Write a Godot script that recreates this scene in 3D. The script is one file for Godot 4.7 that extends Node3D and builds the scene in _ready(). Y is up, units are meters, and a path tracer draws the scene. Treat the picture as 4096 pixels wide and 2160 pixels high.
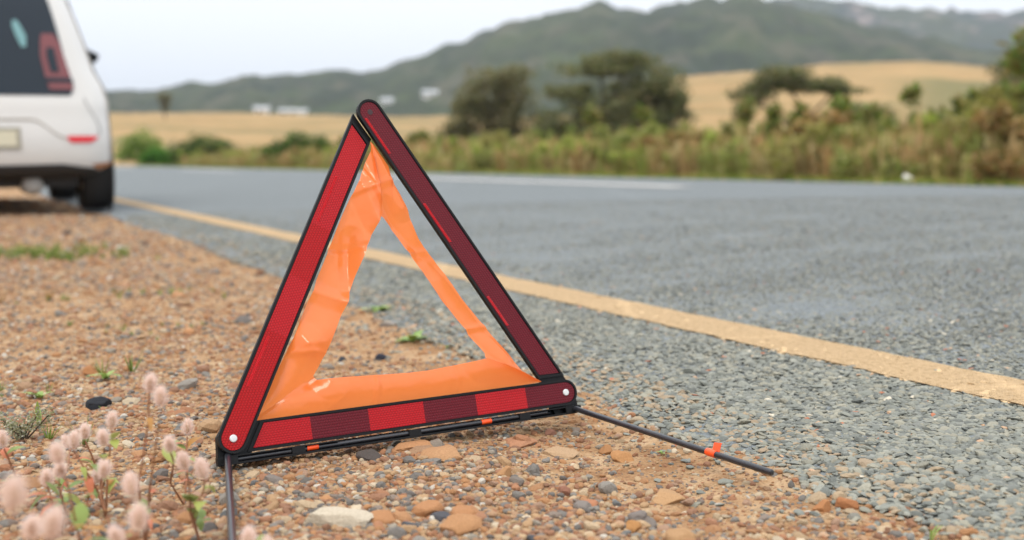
extends Node3D

const H := 0.344                      # height of the lens above the shoulder
const HEAD := deg_to_rad(27.0)        # the road runs off to the left of the view
const P := 0.45                       # pivot to pivot of the warning triangle
var U := Vector3(-sin(HEAD), 0, -cos(HEAD))   # along the road
var V := Vector3(cos(HEAD), 0, -sin(HEAD))    # across the road
var rng := RandomNumberGenerator.new()
var n1 := FastNoiseLite.new()
var n2 := FastNoiseLite.new()
var taken := {}
var M := {}


# ---------------------------------------------------------------- helpers
func numbered(called: String) -> String:
	if not taken.has(called):
		taken[called] = 0
		return called
	taken[called] += 1
	return "%s_%03d" % [called, taken[called]]

func tag(o: Node, label := "", category := "", group := "", kind := "") -> Node:
	if label: o.set_meta("label", label)
	if category: o.set_meta("category", category)
	if group: o.set_meta("group", group)
	if kind: o.set_meta("kind", kind)
	return o

func base(called: String, at := Vector3.ZERO, turn := 0.0) -> Node3D:
	var o := Node3D.new()
	o.name = numbered(called)
	add_child(o)
	o.position = at
	o.rotation.y = turn
	return o

func put(called: String, mesh: Mesh, mat: Material, parent: Node) -> MeshInstance3D:
	var o := MeshInstance3D.new()
	o.name = numbered(called) if parent == self else called
	o.mesh = mesh
	o.material_override = mat
	parent.add_child(o, true)
	return o

func lin(r: float, g: float, b: float, k := 1.0) -> Color:
	var c := Color(r / 255.0, g / 255.0, b / 255.0).srgb_to_linear()
	return Color(c.r * k, c.g * k, c.b * k)

func tx(r: float, g: float, b: float, k := 1.0) -> Color:   # the same as a colour for textures
	return lin(r, g, b, k).linear_to_srgb()

func mat(c: Color, rough := 0.9, spec := 0.5) -> StandardMaterial3D:   # c is linear
	var m := StandardMaterial3D.new()
	m.albedo_color = c.linear_to_srgb()
	m.roughness = rough
	m.metallic_specular = spec
	return m

func vmat(rough := 0.95, spec := 0.4, back := Color.BLACK) -> StandardMaterial3D:
	var m := mat(Color(1, 1, 1), rough, spec)
	m.vertex_color_use_as_albedo = true
	if back != Color.BLACK:
		m.backlight_enabled = true
		m.backlight = back
	return m

func noise_tex(freq: float, stops: Array, size := 512, seed_ := 1, octaves := 5, kind := FastNoiseLite.TYPE_SIMPLEX_SMOOTH) -> NoiseTexture2D:
	var n := FastNoiseLite.new()
	n.seed = seed_
	n.noise_type = kind
	n.frequency = freq
	n.fractal_octaves = octaves
	var t := NoiseTexture2D.new()
	t.width = size
	t.height = size
	t.seamless = true
	t.noise = n
	if stops.size():
		var g := Gradient.new()
		g.offsets = PackedFloat32Array(stops.map(func(s): return s[0]))
		g.colors = PackedColorArray(stops.map(func(s): return s[1]))
		t.color_ramp = g
	return t

# vertices, triangle indices, colours -> mesh; flat without normals
func mesh_of(v: PackedVector3Array, idx: PackedInt32Array, smooth := false, col := PackedColorArray(), uv := PackedVector2Array()) -> ArrayMesh:
	var a := []
	a.resize(Mesh.ARRAY_MAX)
	a[Mesh.ARRAY_VERTEX] = v
	a[Mesh.ARRAY_INDEX] = idx
	if col.size(): a[Mesh.ARRAY_COLOR] = col
	if uv.size(): a[Mesh.ARRAY_TEX_UV] = uv
	if smooth:
		var nn := PackedVector3Array()
		nn.resize(v.size())
		for i in range(0, idx.size(), 3):
			var f := (v[idx[i + 2]] - v[idx[i]]).cross(v[idx[i + 1]] - v[idx[i]])
			for k in 3: nn[idx[i + k]] += f
		for i in nn.size(): nn[i] = nn[i].normalized() if nn[i].length() > 1e-12 else Vector3.UP
		a[Mesh.ARRAY_NORMAL] = nn
	var m := ArrayMesh.new()
	m.add_surface_from_arrays(Mesh.PRIMITIVE_TRIANGLES, a)
	return m

class Tris:
	var v := PackedVector3Array()
	var i := PackedInt32Array()
	var c := PackedColorArray()
	func tri(a: Vector3, b: Vector3, d: Vector3) -> void:
		var k := v.size()
		v.append_array([a, b, d])
		i.append_array([k, k + 1, k + 2])
	func quad(a: Vector3, b: Vector3, d: Vector3, e: Vector3) -> void:   # clockwise from outside
		tri(a, b, d)
		tri(a, d, e)
	func box(lo: Vector3, hi: Vector3) -> void:
		var p := func(x, y, z): return Vector3(hi.x if x else lo.x, hi.y if y else lo.y, hi.z if z else lo.z)
		quad(p.call(0, 0, 1), p.call(0, 1, 1), p.call(1, 1, 1), p.call(1, 0, 1))
		quad(p.call(1, 0, 0), p.call(1, 1, 0), p.call(0, 1, 0), p.call(0, 0, 0))
		quad(p.call(1, 0, 1), p.call(1, 1, 1), p.call(1, 1, 0), p.call(1, 0, 0))
		quad(p.call(0, 0, 0), p.call(0, 1, 0), p.call(0, 1, 1), p.call(0, 0, 1))
		quad(p.call(0, 1, 1), p.call(0, 1, 0), p.call(1, 1, 0), p.call(1, 1, 1))
		quad(p.call(0, 0, 0), p.call(0, 0, 1), p.call(1, 0, 1), p.call(1, 0, 0))
	func poly(pts: PackedVector2Array, z0: float, z1: float) -> void:   # extruded outline, z1 towards +z
		var ts := Geometry2D.triangulate_polygon(pts)
		var cw := Geometry2D.is_polygon_clockwise(pts)
		for k in range(0, ts.size(), 3):
			var a := pts[ts[k]]
			var b := pts[ts[k + 1]]
			var d := pts[ts[k + 2]]
			if (b - a).cross(d - a) > 0.0:
				var q := b
				b = d
				d = q
			tri(Vector3(a.x, a.y, z1), Vector3(b.x, b.y, z1), Vector3(d.x, d.y, z1))
			tri(Vector3(a.x, a.y, z0), Vector3(d.x, d.y, z0), Vector3(b.x, b.y, z0))
		for k in pts.size():
			var a := pts[k]
			var b := pts[(k + 1) % pts.size()]
			if not cw:
				var q := a
				a = b
				b = q
			quad(Vector3(b.x, b.y, z0), Vector3(b.x, b.y, z1), Vector3(a.x, a.y, z1), Vector3(a.x, a.y, z0))

func made(t: Tris, smooth := false) -> ArrayMesh:
	return mesh_of(t.v, t.i, smooth, t.c)

# a smooth tube along points with a radius at each
func tube(pts: Array, radii: Array, sides := 8, cap := true) -> ArrayMesh:
	var v := PackedVector3Array()
	var idx := PackedInt32Array()
	for k in pts.size():
		var d: Vector3 = (pts[mini(k + 1, pts.size() - 1)] - pts[maxi(k - 1, 0)]).normalized()
		var s := d.cross(Vector3.UP if absf(d.y) < 0.9 else Vector3.RIGHT).normalized()
		var q := d.cross(s)
		for j in sides:
			var a := TAU * j / sides
			v.append(pts[k] + (s * cos(a) + q * sin(a)) * radii[k])
	for k in pts.size() - 1:
		for j in sides:
			var a := k * sides + j
			var b := k * sides + (j + 1) % sides
			idx.append_array([a, a + sides, b, b, a + sides, b + sides])
	if cap:
		for e in [0, pts.size() - 1]:
			var c := v.size()
			v.append(pts[e])
			for j in sides:
				var a: int = e * sides + j
				var b: int = e * sides + (j + 1) % sides
				idx.append_array([c, a, b] if e == 0 else [c, b, a])
	return mesh_of(v, idx, true)

var ico_cache := {}
func ico(sub: int) -> Array:
	if ico_cache.has(sub): return ico_cache[sub]
	var t := (1.0 + sqrt(5.0)) / 2.0
	var v := PackedVector3Array([Vector3(-1, t, 0), Vector3(1, t, 0), Vector3(-1, -t, 0), Vector3(1, -t, 0), Vector3(0, -1, t), Vector3(0, 1, t), Vector3(0, -1, -t), Vector3(0, 1, -t), Vector3(t, 0, -1), Vector3(t, 0, 1), Vector3(-t, 0, -1), Vector3(-t, 0, 1)])
	for i in v.size(): v[i] = v[i].normalized()
	var f := PackedInt32Array([0, 11, 5, 0, 5, 1, 0, 1, 7, 0, 7, 10, 0, 10, 11, 1, 5, 9, 5, 11, 4, 11, 10, 2, 10, 7, 6, 7, 1, 8, 3, 9, 4, 3, 4, 2, 3, 2, 6, 3, 6, 8, 3, 8, 9, 4, 9, 5, 2, 4, 11, 6, 2, 10, 8, 6, 7, 9, 8, 1])
	for s in sub:
		var mid := {}
		var g := PackedInt32Array()
		for i in range(0, f.size(), 3):
			var m := []
			for k in 3:
				var a := f[i + k]
				var b := f[i + (k + 1) % 3]
				var key := Vector2i(mini(a, b), maxi(a, b))
				if not mid.has(key):
					mid[key] = v.size()
					v.append(((v[a] + v[b]) / 2).normalized())
				m.append(mid[key])
			g.append_array([f[i], m[0], m[2], f[i + 1], m[1], m[0], f[i + 2], m[2], m[1], m[0], m[1], m[2]])
		f = g
	# Godot front faces run clockwise
	var h := PackedInt32Array()
	for i in range(0, f.size(), 3): h.append_array([f[i], f[i + 2], f[i + 1]])
	ico_cache[sub] = [v, h]
	return ico_cache[sub]

# an angular stone of radius about 1: a ball cut by planes, slightly rough
func rock(seed_: int, sub: int, cuts := 11, rough := 0.05, smooth := false, near := 0.62, far := 0.95) -> ArrayMesh:
	var r := RandomNumberGenerator.new()
	r.seed = seed_
	var pl := []
	for k in cuts:
		pl.append([Vector3(r.randfn(), r.randfn(), r.randfn()).normalized(), r.randf_range(near, far)])
	var s: Array = ico(sub)
	var v: PackedVector3Array = s[0].duplicate()
	for i in v.size():
		var d := v[i]
		var q := 1.0
		for p in pl:
			var c: float = d.dot(p[0])
			if c > 0.05: q = minf(q, p[1] / c)
		q *= 1.0 + rough * n1.get_noise_3d(d.x * 140 + seed_ * 31, d.y * 140, d.z * 140)
		v[i] = d * q
	return mesh_of(v, s[1], smooth)

func us(u: float, s: float, y := 0.0) -> Vector3:
	return U * u + V * s + Vector3(0, y, 0)

func u_of(p: Vector3) -> float: return p.x * U.x + p.z * U.z
func s_of(p: Vector3) -> float: return p.x * V.x + p.z * V.z

func road_y(s: float) -> float:
	return 0.133 - 0.00426 * (s - 6.4) * (s - 6.4)

func edge_s(u: float) -> float:      # where the asphalt breaks off
	var e := 0.845 + 0.10 * smoothstep(1.0, 5.0, u)
	return e + 0.035 * n1.get_noise_2d(u * 90, 7) + 0.018 * n1.get_noise_2d(u * 420, 31)

func soil_y(x: float, z: float) -> float:
	var p := Vector3(x, 0, z)
	var s := s_of(p)
	var y := -0.006 + 0.012 * n1.get_noise_2d(x * 60, z * 60) + 0.006 * n1.get_noise_2d(x * 300 + 99, z * 300)
	y -= 0.006 * smoothstep(-0.35, -0.12, s - edge_s(u_of(p))) - 0.005 * smoothstep(-0.05, 0.0, s - edge_s(u_of(p)))   # a shallow gutter along the broken edge
	y -= 0.02 * maxf(0.0, -s - 0.5)
	return y

# a grid of points from a function f(i, j)
func grid(nu: int, nv: int, f: Callable, smooth := true, colour = null, uvf = null) -> ArrayMesh:
	var v := PackedVector3Array()
	var c := PackedColorArray()
	var t := PackedVector2Array()
	var idx := PackedInt32Array()
	for i in nu:
		for j in nv:
			v.append(f.call(i, j))
			if colour != null: c.append(colour.call(v[-1]))
			if uvf != null: t.append(uvf.call(i, j))
	for i in nu - 1:
		for j in nv - 1:
			var a := i * nv + j
			idx.append_array([a, a + 1, a + nv + 1, a, a + nv + 1, a + nv])
	return mesh_of(v, idx, smooth, c, t)

# instances: rows of 12 + 4 numbers
func multi(called: String, mesh: Mesh, mat_: Material, buf: PackedFloat32Array, parent: Node) -> MultiMeshInstance3D:
	var mm := MultiMesh.new()
	mm.transform_format = MultiMesh.TRANSFORM_3D
	mm.use_colors = true
	mm.mesh = mesh
	mm.instance_count = buf.size() / 16
	mm.buffer = buf
	var o := MultiMeshInstance3D.new()
	o.name = numbered(called) if parent == self else called
	o.multimesh = mm
	o.material_override = mat_
	o.set_meta("kind", "stuff")
	parent.add_child(o, true)
	return o

func row(buf: PackedFloat32Array, b: Basis, o: Vector3, c: Color) -> void:
	buf.append_array([b.x.x, b.y.x, b.z.x, o.x, b.x.y, b.y.y, b.z.y, o.y, b.x.z, b.y.z, b.z.z, o.z, c.r, c.g, c.b, 1.0])

func pick(list: Array) -> Variant:
	return list[rng.randi() % list.size()]


# ---------------------------------------------------------------- scene
func _ready() -> void:
	rng.seed = 20240611
	n1.seed = 3
	n1.frequency = 0.01
	n1.fractal_octaves = 3
	n2.seed = 11
	n2.frequency = 0.01
	n2.fractal_octaves = 4
	camera_and_light()
	materials()
	land()
	road()
	shoulder()
	hills()
	car(Vector3(-3.205, 0.0, -7.02))
	warning_triangle()
	stones()
	trees()
	verge()
	farm()
	clover()
	weeds()

func camera_and_light() -> void:
	var cam := Camera3D.new()
	cam.name = "camera"
	var at := CameraAttributesPhysical.new()
	at.frustum_focal_length = 50.0
	at.frustum_focus_distance = 1.37
	at.exposure_aperture = 4.4
	at.frustum_near = 0.05
	at.frustum_far = 9000.0
	cam.attributes = at
	add_child(cam)
	cam.position = Vector3(0, H, 0)
	cam.rotation = Vector3(-atan(435.0 / 4500.0), 0, 0)
	cam.fov = 26.99
	cam.near = 0.05
	cam.far = 9000.0
	cam.current = true
	var e := Environment.new()
	e.background_mode = Environment.BG_SKY
	var sky := Sky.new()
	var sm := ProceduralSkyMaterial.new()
	sm.sky_horizon_color = Color(0.895, 0.912, 0.94)
	sm.sky_top_color = Color(1.40, 1.42, 1.45)
	sm.sky_curve = 0.6
	sm.ground_horizon_color = Color(0.6, 0.55, 0.48)
	sm.ground_bottom_color = Color(0.5, 0.45, 0.38)
	sm.sun_angle_max = 1.0
	sky.sky_material = sm
	e.sky = sky
	e.tonemap_mode = Environment.TONE_MAPPER_LINEAR
	e.tonemap_exposure = 1.16
	e.fog_enabled = true
	e.fog_mode = Environment.FOG_MODE_EXPONENTIAL
	e.fog_density = 0.0002
	e.fog_light_color = Color(0.88, 0.92, 0.97)
	e.sdfgi_enabled = true
	e.ssao_enabled = true
	e.ssil_enabled = true
	var we := WorldEnvironment.new()
	we.name = "environment"
	we.environment = e
	add_child(we)
	var sun := DirectionalLight3D.new()
	sun.name = "sun"
	sun.light_energy = 0.5
	sun.light_angular_distance = 20.0
	sun.light_color = Color(1.0, 0.965, 0.91)
	sun.shadow_enabled = true
	add_child(sun)
	sun.rotation = Vector3(deg_to_rad(-58), deg_to_rad(-25), 0)

func materials() -> void:
	M.rubber = mat(Color(0.018, 0.018, 0.019), 0.75)
	M.plastic = mat(Color(0.006, 0.0062, 0.007), 0.5, 0.34)
	M.rod = mat(Color(0.02, 0.021, 0.026), 0.28, 0.55)
	M.orange_tape = mat(lin(255, 88, 28, 0.85), 0.4)
	M.stone = vmat(0.92, 0.35)
	M.stone.albedo_texture = noise_tex(0.03, [[0.2, Color(0.84, 0.83, 0.82)], [0.5, Color(0.94, 0.94, 0.93)], [0.8, Color(1, 1, 1)]], 256, 5)
	M.stone.uv1_triplanar = true
	M.stone.uv1_scale = Vector3(0.7, 0.7, 0.7)
	M.leaf = vmat(0.6, 0.4, Color(0.84, 0.9, 0.68))
	M.bark = mat(lin(96, 80, 66, 0.6), 0.95)


# ---------------------------------------------------------------- ground, road
func land() -> void:
	var m := mat(lin(176, 150, 104, 0.7), 1.0, 0.2)
	m.albedo_texture = noise_tex(0.02, [[0.2, Color(0.75, 0.75, 0.7)], [0.8, Color(1, 1, 1)]], 256, 9)
	m.uv1_triplanar = true
	m.uv1_world_triplanar = true
	m.uv1_scale = Vector3(0.02, 0.02, 0.02)
	var g := put("ground", grid(41, 41, func(i, j): return Vector3((i - 20) * 200.0, -0.6, (20 - j) * -200.0)), m, self)
	tag(g, "", "", "", "structure")

func road() -> void:
	var m := mat(Color(1, 1, 1), 0.9, 0.35)
	m.albedo_texture = noise_tex(0.09, [[0.1, tx(112, 118, 120, 0.56)], [0.4, tx(150, 157, 159, 0.56)], [0.6, tx(162, 169, 171, 0.56)], [0.95, tx(184, 189, 190, 0.56)]], 1024, 21, 5)
	m.uv1_triplanar = true
	m.uv1_world_triplanar = true
	m.uv1_scale = Vector3(0.7, 0.7, 0.7)
	m.heightmap_enabled = true
	m.heightmap_scale = 1.2
	m.heightmap_texture = noise_tex(0.12, [], 1024, 22, 3)
	M.asphalt = m
	var us_list := []
	var u := -3.0
	while u < 260.0:
		us_list.append(u)
		u += 0.02 if u < 3.0 and u > -0.3 else (0.12 if u < 12.0 else 3.0)
	var cross := [0.0, 0.004, 0.02, 0.06, 0.15, 0.3, 0.5, 0.8, 1.2, 1.8, 2.6, 3.6, 4.6, 5.6, 6.6, 7.6, 8.6, 9.3]
	var f := func(i, j):
		var uu: float = us_list[i]
		var e := edge_s(uu)
		if j == 0: return us(uu, e - 0.004, -0.05)
		var s: float = e + (9.8 - e) * cross[j] / 9.3
		var y := road_y(s) - 0.010 * (1.0 - smoothstep(0.0, 0.08, s - e)) + 0.0025 * n1.get_noise_2d(uu * 250, s * 250)
		return us(uu, s, y)
	var r := put("road", grid(us_list.size(), cross.size(), f), m, self)
	tag(r, "", "", "", "structure")
	chippings(r)
	# painted lines
	var yellow := mat(lin(248, 212, 164, 0.70), 0.8, 0.35)
	yellow.albedo_texture = noise_tex(0.06, [[0.1, Color(0.78, 0.74, 0.68)], [0.35, Color(0.95, 0.94, 0.92)], [0.9, Color(1, 1, 1)]], 512, 33, 5)
	yellow.uv1_triplanar = true
	yellow.uv1_world_triplanar = true
	yellow.uv1_scale = Vector3(2.2, 2.2, 2.2)
	yellow.heightmap_enabled = true
	yellow.heightmap_scale = 0.8
	yellow.heightmap_texture = m.heightmap_texture
	var fy := func(i, j):
		var uu: float = us_list[i]
		var s: float = paint(uu)[0] if j == 0 else (paint(uu)[1] if j == 2 else 1.32)
		return us(uu, s, road_y(s) + 0.0036)
	tag(put("road_line", grid(us_list.size(), 3, fy), yellow, self), "continuous faded yellow line along the edge of the road", "road line", "", "structure")
	var white := mat(lin(232, 230, 226, 0.8), 0.8, 0.35)
	white.albedo_texture = yellow.albedo_texture
	white.uv1_triplanar = true
	white.uv1_world_triplanar = true
	white.uv1_scale = Vector3(2, 2, 2)
	for d in [[-3.5, 1.5], [7.6, 15.0], [23.0, 29.0], [37.0, 43.0], [51.0, 57.0], [65.0, 71.0]]:
		var fw := func(i, j):
			var uu: float = lerpf(d[0], d[1], i / 23.0)
			var s: float = 5.33 + 0.12 * j
			return us(uu, s, road_y(s) + 0.0065)
		tag(put("centre_line", grid(24, 3, fw), white, self), "white painted dash in the middle of the road", "road line", "dashes of the centre line", "structure")

func paint(u: float) -> Array:
	return [1.262 + 0.004 * n1.get_noise_2d(u * 500, 3) + 0.006 * n1.get_noise_2d(u * 2500, 13), 1.384 + 0.004 * n1.get_noise_2d(u * 500, 63) + 0.006 * n1.get_noise_2d(u * 2500, 73)]

func chippings(r: Node) -> void:
	var shapes := []
	for k in 6: shapes.append(rock(100 + k, 1, 8, 0.05, false, 0.42, 0.85))
	var bufs := []
	for k in 6: bufs.append(PackedFloat32Array())
	var tones := []
	for t in [[146, 151, 148], [156, 160, 155], [166, 169, 163], [136, 141, 139], [172, 171, 160], [152, 156, 154], [124, 129, 128], [163, 163, 153], [144, 149, 145]]: tones.append(lin(t[0] * 1.015, t[1], t[2] * 0.97, 0.73))
	var odd := [lin(205, 170, 140, 0.8), lin(225, 215, 195, 0.8), lin(196, 130, 100, 0.8)]
	var blue := Color(0.98, 1.02, 1.06)
	var mats := []
	for t in tones.slice(0, 7):
		var q: StandardMaterial3D = M.stone.duplicate()
		q.albedo_color = t.linear_to_srgb()
		mats.append(q)
	var parts := 0
	for k in 190000:
		var z := 0.88 * pow(7.0 / 0.88, rng.randf())
		var x := rng.randf_range(-0.62, 1.0) * (z * 0.50 + 0.35)
		var p := Vector3(x, 0, -z)
		var s := s_of(p)
		var u := u_of(p)
		var e := edge_s(u)
		var spilt := s < e - 0.01
		if s < e - 0.16 or (spilt and rng.randf() > 0.2 * exp((s - e) * 26.0)) or (s < e + 0.03 and rng.randf() > 0.7): continue
		var big := lerpf(1.0, 0.62, smoothstep(1.2, 1.7, s))
		var w := rng.randf_range(0.0036, 0.0074) * big * (1.5 if rng.randf() < 0.06 else 1.0)
		var tall := w * rng.randf_range(0.28, 0.55) * (0.65 if s > 1.24 else 1.0)
		var y := road_y(s) - 0.010 * (1.0 - smoothstep(0.0, 0.08, s - e)) + tall * rng.randf_range(0.05, 0.5)
		if spilt: y = soil_y(x, -z) + tall * 0.3
		var b := Basis.from_euler(Vector3(rng.randfn(0, 0.2), rng.randf() * TAU, rng.randfn(0, 0.2))) * Basis.from_scale(Vector3(w * rng.randf_range(0.8, 1.5), tall, w))
		var c: Color = pick(tones) * rng.randf_range(0.85, 1.12)
		if s < e + 0.12 and rng.randf() < 0.25: c = c.lerp(lin(190, 160, 125, 0.8), 0.6)
		if rng.randf() < 0.012: c = pick(odd)
		var pt := paint(u)
		var painted: bool = s > pt[0] and s < pt[1]
		if painted:
			c = lin(250, 215, 168, 0.70) * rng.randf_range(0.86, 1.06)
			if rng.randf() < 0.05: c = pick(tones)
		var o := Vector3(x, y, -z)
		var v := rng.randi() % 6
		if parts < 300 and z < 1.5 and not painted and w > 0.0068 and x < z * 0.46:
			var q := put("chipping", shapes[v], mats[rng.randi() % 7], r)
			q.transform = Transform3D(b, o)
			parts += 1
		else:
			row(bufs[v], b, o, c)
	for k in 6: multi("chippings", shapes[k], M.stone, bufs[k], r)


func shoulder() -> void:
	var m := mat(Color(1, 1, 1), 1.0, 0.2)
	m.albedo_texture = noise_tex(0.012, [[0.2, tx(180, 138, 100, 0.585)], [0.42, tx(200, 160, 120, 0.585)], [0.6, tx(212, 174, 134, 0.585)], [0.85, tx(224, 192, 154, 0.585)]], 1024, 41, 6)
	m.uv1_triplanar = true
	m.uv1_world_triplanar = true
	m.uv1_scale = Vector3(0.9, 0.9, 0.9)
	m.heightmap_enabled = true
	m.heightmap_scale = 0.9
	m.heightmap_texture = noise_tex(0.08, [], 1024, 42, 5)
	# fine near the triangle, coarser further off
	var ul := []
	var u := -2.0
	while u < 120.0:
		ul.append(u)
		u += 0.02 if u > 0.2 and u < 3.0 else (0.08 if u < 10.0 else 2.0)
	var sl := []
	var s := -0.2
	while s < 1.7:
		sl.append(s)
		s += 0.02 if s < 1.3 else 0.05
	sl = sl
	var left := []
	s = -0.25
	while s > -14.0:
		left.push_front(s)
		s -= 0.05 if s > -2.0 else 0.6
	var all: Array = left + sl
	var f := func(i, j):
		var uu: float = ul[i]
		var e := edge_s(uu)
		var ss: float = minf(all[j], e + 0.02 + 0.0005 * j)
		var p := us(uu, ss)
		p.y = soil_y(p.x, p.z)
		if all[j] > e + 0.02: p.y -= 0.03
		if ss < -8.0: p.y -= (-8.0 - ss) * 0.06
		return p
	var g := put("gravel_shoulder", grid(ul.size(), all.size(), f), m, self)
	tag(g, "", "", "", "structure")
	gravel(g)

func gravel(g: Node) -> void:
	var fine := []
	var coarse := []
	for k in 4: fine.append(rock(200 + k, 0, 7, 0.0))
	for k in 6: coarse.append(rock(220 + k, 1, 9, 0.08))
	var fb := []
	var cb := []
	for k in 4: fb.append(PackedFloat32Array())
	for k in 6: cb.append(PackedFloat32Array())
	var warm := []
	for t in [[206, 168, 128], [200, 148, 106], [216, 184, 146], [190, 134, 100], [204, 164, 130], [182, 132, 104], [222, 196, 162], [206, 150, 104], [194, 158, 134], [168, 124, 100]]: warm.append(lin(t[0], t[1], t[2], 0.62))
	var cool := []
	for t in [[140, 140, 138], [124, 125, 125], [156, 154, 149], [148, 136, 128], [112, 112, 113], [168, 162, 150]]: cool.append(lin(t[0], t[1], t[2], 0.66))
	var pale := []
	for t in [[236, 218, 190], [226, 206, 176], [232, 226, 214]]: pale.append(lin(t[0], t[1], t[2], 0.62))
	var mats := []
	for t in warm.slice(0, 5) + cool.slice(0, 3) + pale.slice(0, 1):
		var q: StandardMaterial3D = M.stone.duplicate()
		q.albedo_color = t.linear_to_srgb()
		mats.append(q)
	var parts := 0
	for k in 300000:
		var z := 0.86 * pow(11.0 / 0.86, rng.randf())
		var x := rng.randf_range(-1.0, 0.62) * (z * 0.50 + 0.3)
		var p := Vector3(x, 0, -z)
		var s := s_of(p)
		var u := u_of(p)
		var e := edge_s(u)
		if s > e + 0.01: continue
		var dens := 0.66 + 0.9 * n2.get_noise_2d(x * 130, z * 130) + 0.35 * smoothstep(0.3, -0.5, s)
		dens *= lerpf(0.35, 1.0, smoothstep(0.02, 0.28, e - s))
		var t := rng.randf()
		var w := rng.randf_range(0.0011, 0.0026)
		if t > 0.60: w = rng.randf_range(0.0028, 0.0055)
		if t > 0.986: w = rng.randf_range(0.005, 0.0105)
		if t > 0.9988: w = rng.randf_range(0.009, 0.016)
		if z > 2.2: w *= 1.0 + 0.30 * (z - 2.2)
		w = minf(w, 0.022)
		if rng.randf() > dens + (0.3 if w < 0.0028 else 0.0): continue
		# keep clear of the base of the triangle and its legs
		if w > 0.006 and Geometry2D.get_closest_point_to_segment(Vector2(x, -z), Vector2(-0.34, -1.24), Vector2(0.09, -1.50)).distance_to(Vector2(x, -z)) < 0.03: continue
		if w > 0.005 and Geometry2D.get_closest_point_to_segment(Vector2(x, -z), Vector2(0.08, -1.49), Vector2(0.28, -1.18)).distance_to(Vector2(x, -z)) < w + 0.004: continue
		var flat := rng.randf_range(0.5, 0.95)
		var b := Basis.from_euler(Vector3(rng.randfn(0, 0.25), rng.randf() * TAU, rng.randfn(0, 0.25))) * Basis.from_scale(Vector3(w * rng.randf_range(0.9, 1.5), w * flat, w))
		var o := Vector3(x, soil_y(x, -z) + w * flat * rng.randf_range(-0.3, 0.5), -z)
		var cc := rng.randf()
		var c: Color = pick(warm)
		if cc > 0.76: c = pick(cool)
		elif cc > 0.70: c = pick(pale)
		if s < 0.0 and cc < 0.5: c = c.lerp(lin(194, 128, 90, 0.6), 0.4)
		c = c.lerp(lin(208, 170, 130, 0.585), 0.12) * rng.randf_range(0.82, 1.12)
		if parts < 300 and w > 0.0048 and z < 1.75 and x > -z * 0.47:
			var q := put("pebble", coarse[rng.randi() % 6], mats[rng.randi() % 9], g)
			q.transform = Transform3D(b, o)
			parts += 1
		elif w < 0.0028:
			row(fb[rng.randi() % 4], b, o, c)
		else:
			row(cb[rng.randi() % 6], b, o, c)
	for k in 4: multi("grit", fine[k], M.stone, fb[k], g)
	for k in 6: multi("gravel", coarse[k], M.stone, cb[k], g)


# ---------------------------------------------------------------- hills and fields
# crest lines as [bearing in degrees (+ right), slope of sight to the crest]
func crest(list: Array, b: float) -> float:
	if b <= list[0][0]: return list[0][1]
	for k in list.size() - 1:
		if b <= list[k + 1][0]:
			var t: float = (b - list[k][0]) / (list[k + 1][0] - list[k][0])
			t = t * t * (3 - 2 * t) * 0.5 + t * 0.5
			return lerpf(list[k][1], list[k + 1][1], t)
	return list[-1][1]

const FIELD := [[-60.0, 0.030], [-19.6, 0.0425], [-3.0, 0.038], [4.0, 0.040], [6.0, 0.062], [8.3, 0.0745], [12.0, 0.078], [16.0, 0.0855], [20.0, 0.086], [22.5, 0.081], [24.4, 0.072], [30.0, 0.058], [60.0, 0.05]]
const RIDGE := [[-60.0, 0.045], [-30.0, 0.055], [-19.8, 0.060], [-17.4, 0.063], [-12.9, 0.0737], [-6.8, 0.0797], [-4.8, 0.090], [-2.8, 0.103], [-0.3, 0.119], [2.3, 0.129], [4.3, 0.1375], [5.3, 0.132], [6.7, 0.131], [8.3, 0.139], [10.3, 0.1415], [11.6, 0.145], [12.4, 0.1415], [13.4, 0.137], [15.0, 0.130], [18.0, 0.115], [22.0, 0.100], [28.0, 0.08], [60.0, 0.06]]
const BACK := [[-60.0, 0.03], [2.0, 0.05], [9.0, 0.125], [12.8, 0.138], [14.3, 0.1425], [15.2, 0.143], [16.6, 0.1375], [18.4, 0.1335], [20.3, 0.133], [21.8, 0.129], [23.0, 0.128], [24.6, 0.134], [27.0, 0.147], [32.0, 0.15], [60.0, 0.12]]

func hill(called: String, list: Array, r0: float, r1: float, r2: float, y0: float, bump: float, colour: Callable, m: Material, rows := 46) -> void:
	var nb := 241
	var f := func(i, j):
		var b: float = -40.0 + 80.0 * i / (nb - 1)
		var t: float = j / float(rows - 1)
		var r: float
		var h: float
		var top: float = crest(list, b) * r1 * cos(deg_to_rad(b)) + H
		if t < 0.8:
			var q: float = t / 0.8
			r = lerpf(r0, r1, pow(q, 1.4))
			var w: float = (r - r0) / (r1 - r0)
			h = lerpf(y0, top, w * w * (3 - 2 * w) * 0.45 + 0.55 * w)
			h += bump * n2.get_noise_2d(b * 42 * r1 / 900.0, r * 0.55) * w * (1.0 - 0.6 * w)
		else:
			var q: float = (t - 0.8) / 0.2
			r = lerpf(r1, r2, q)
			h = lerpf(top, y0, q * q)
		h += bump * 0.16 * n1.get_noise_2d(b * 210, r * 2.2)
		var a := deg_to_rad(b)
		return Vector3(sin(a) * r / cos(a) * cos(a), h, -cos(a) * r)
	tag(put(called, grid(nb, rows, f, true, colour), m, self), "", "", "", "structure")

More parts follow.
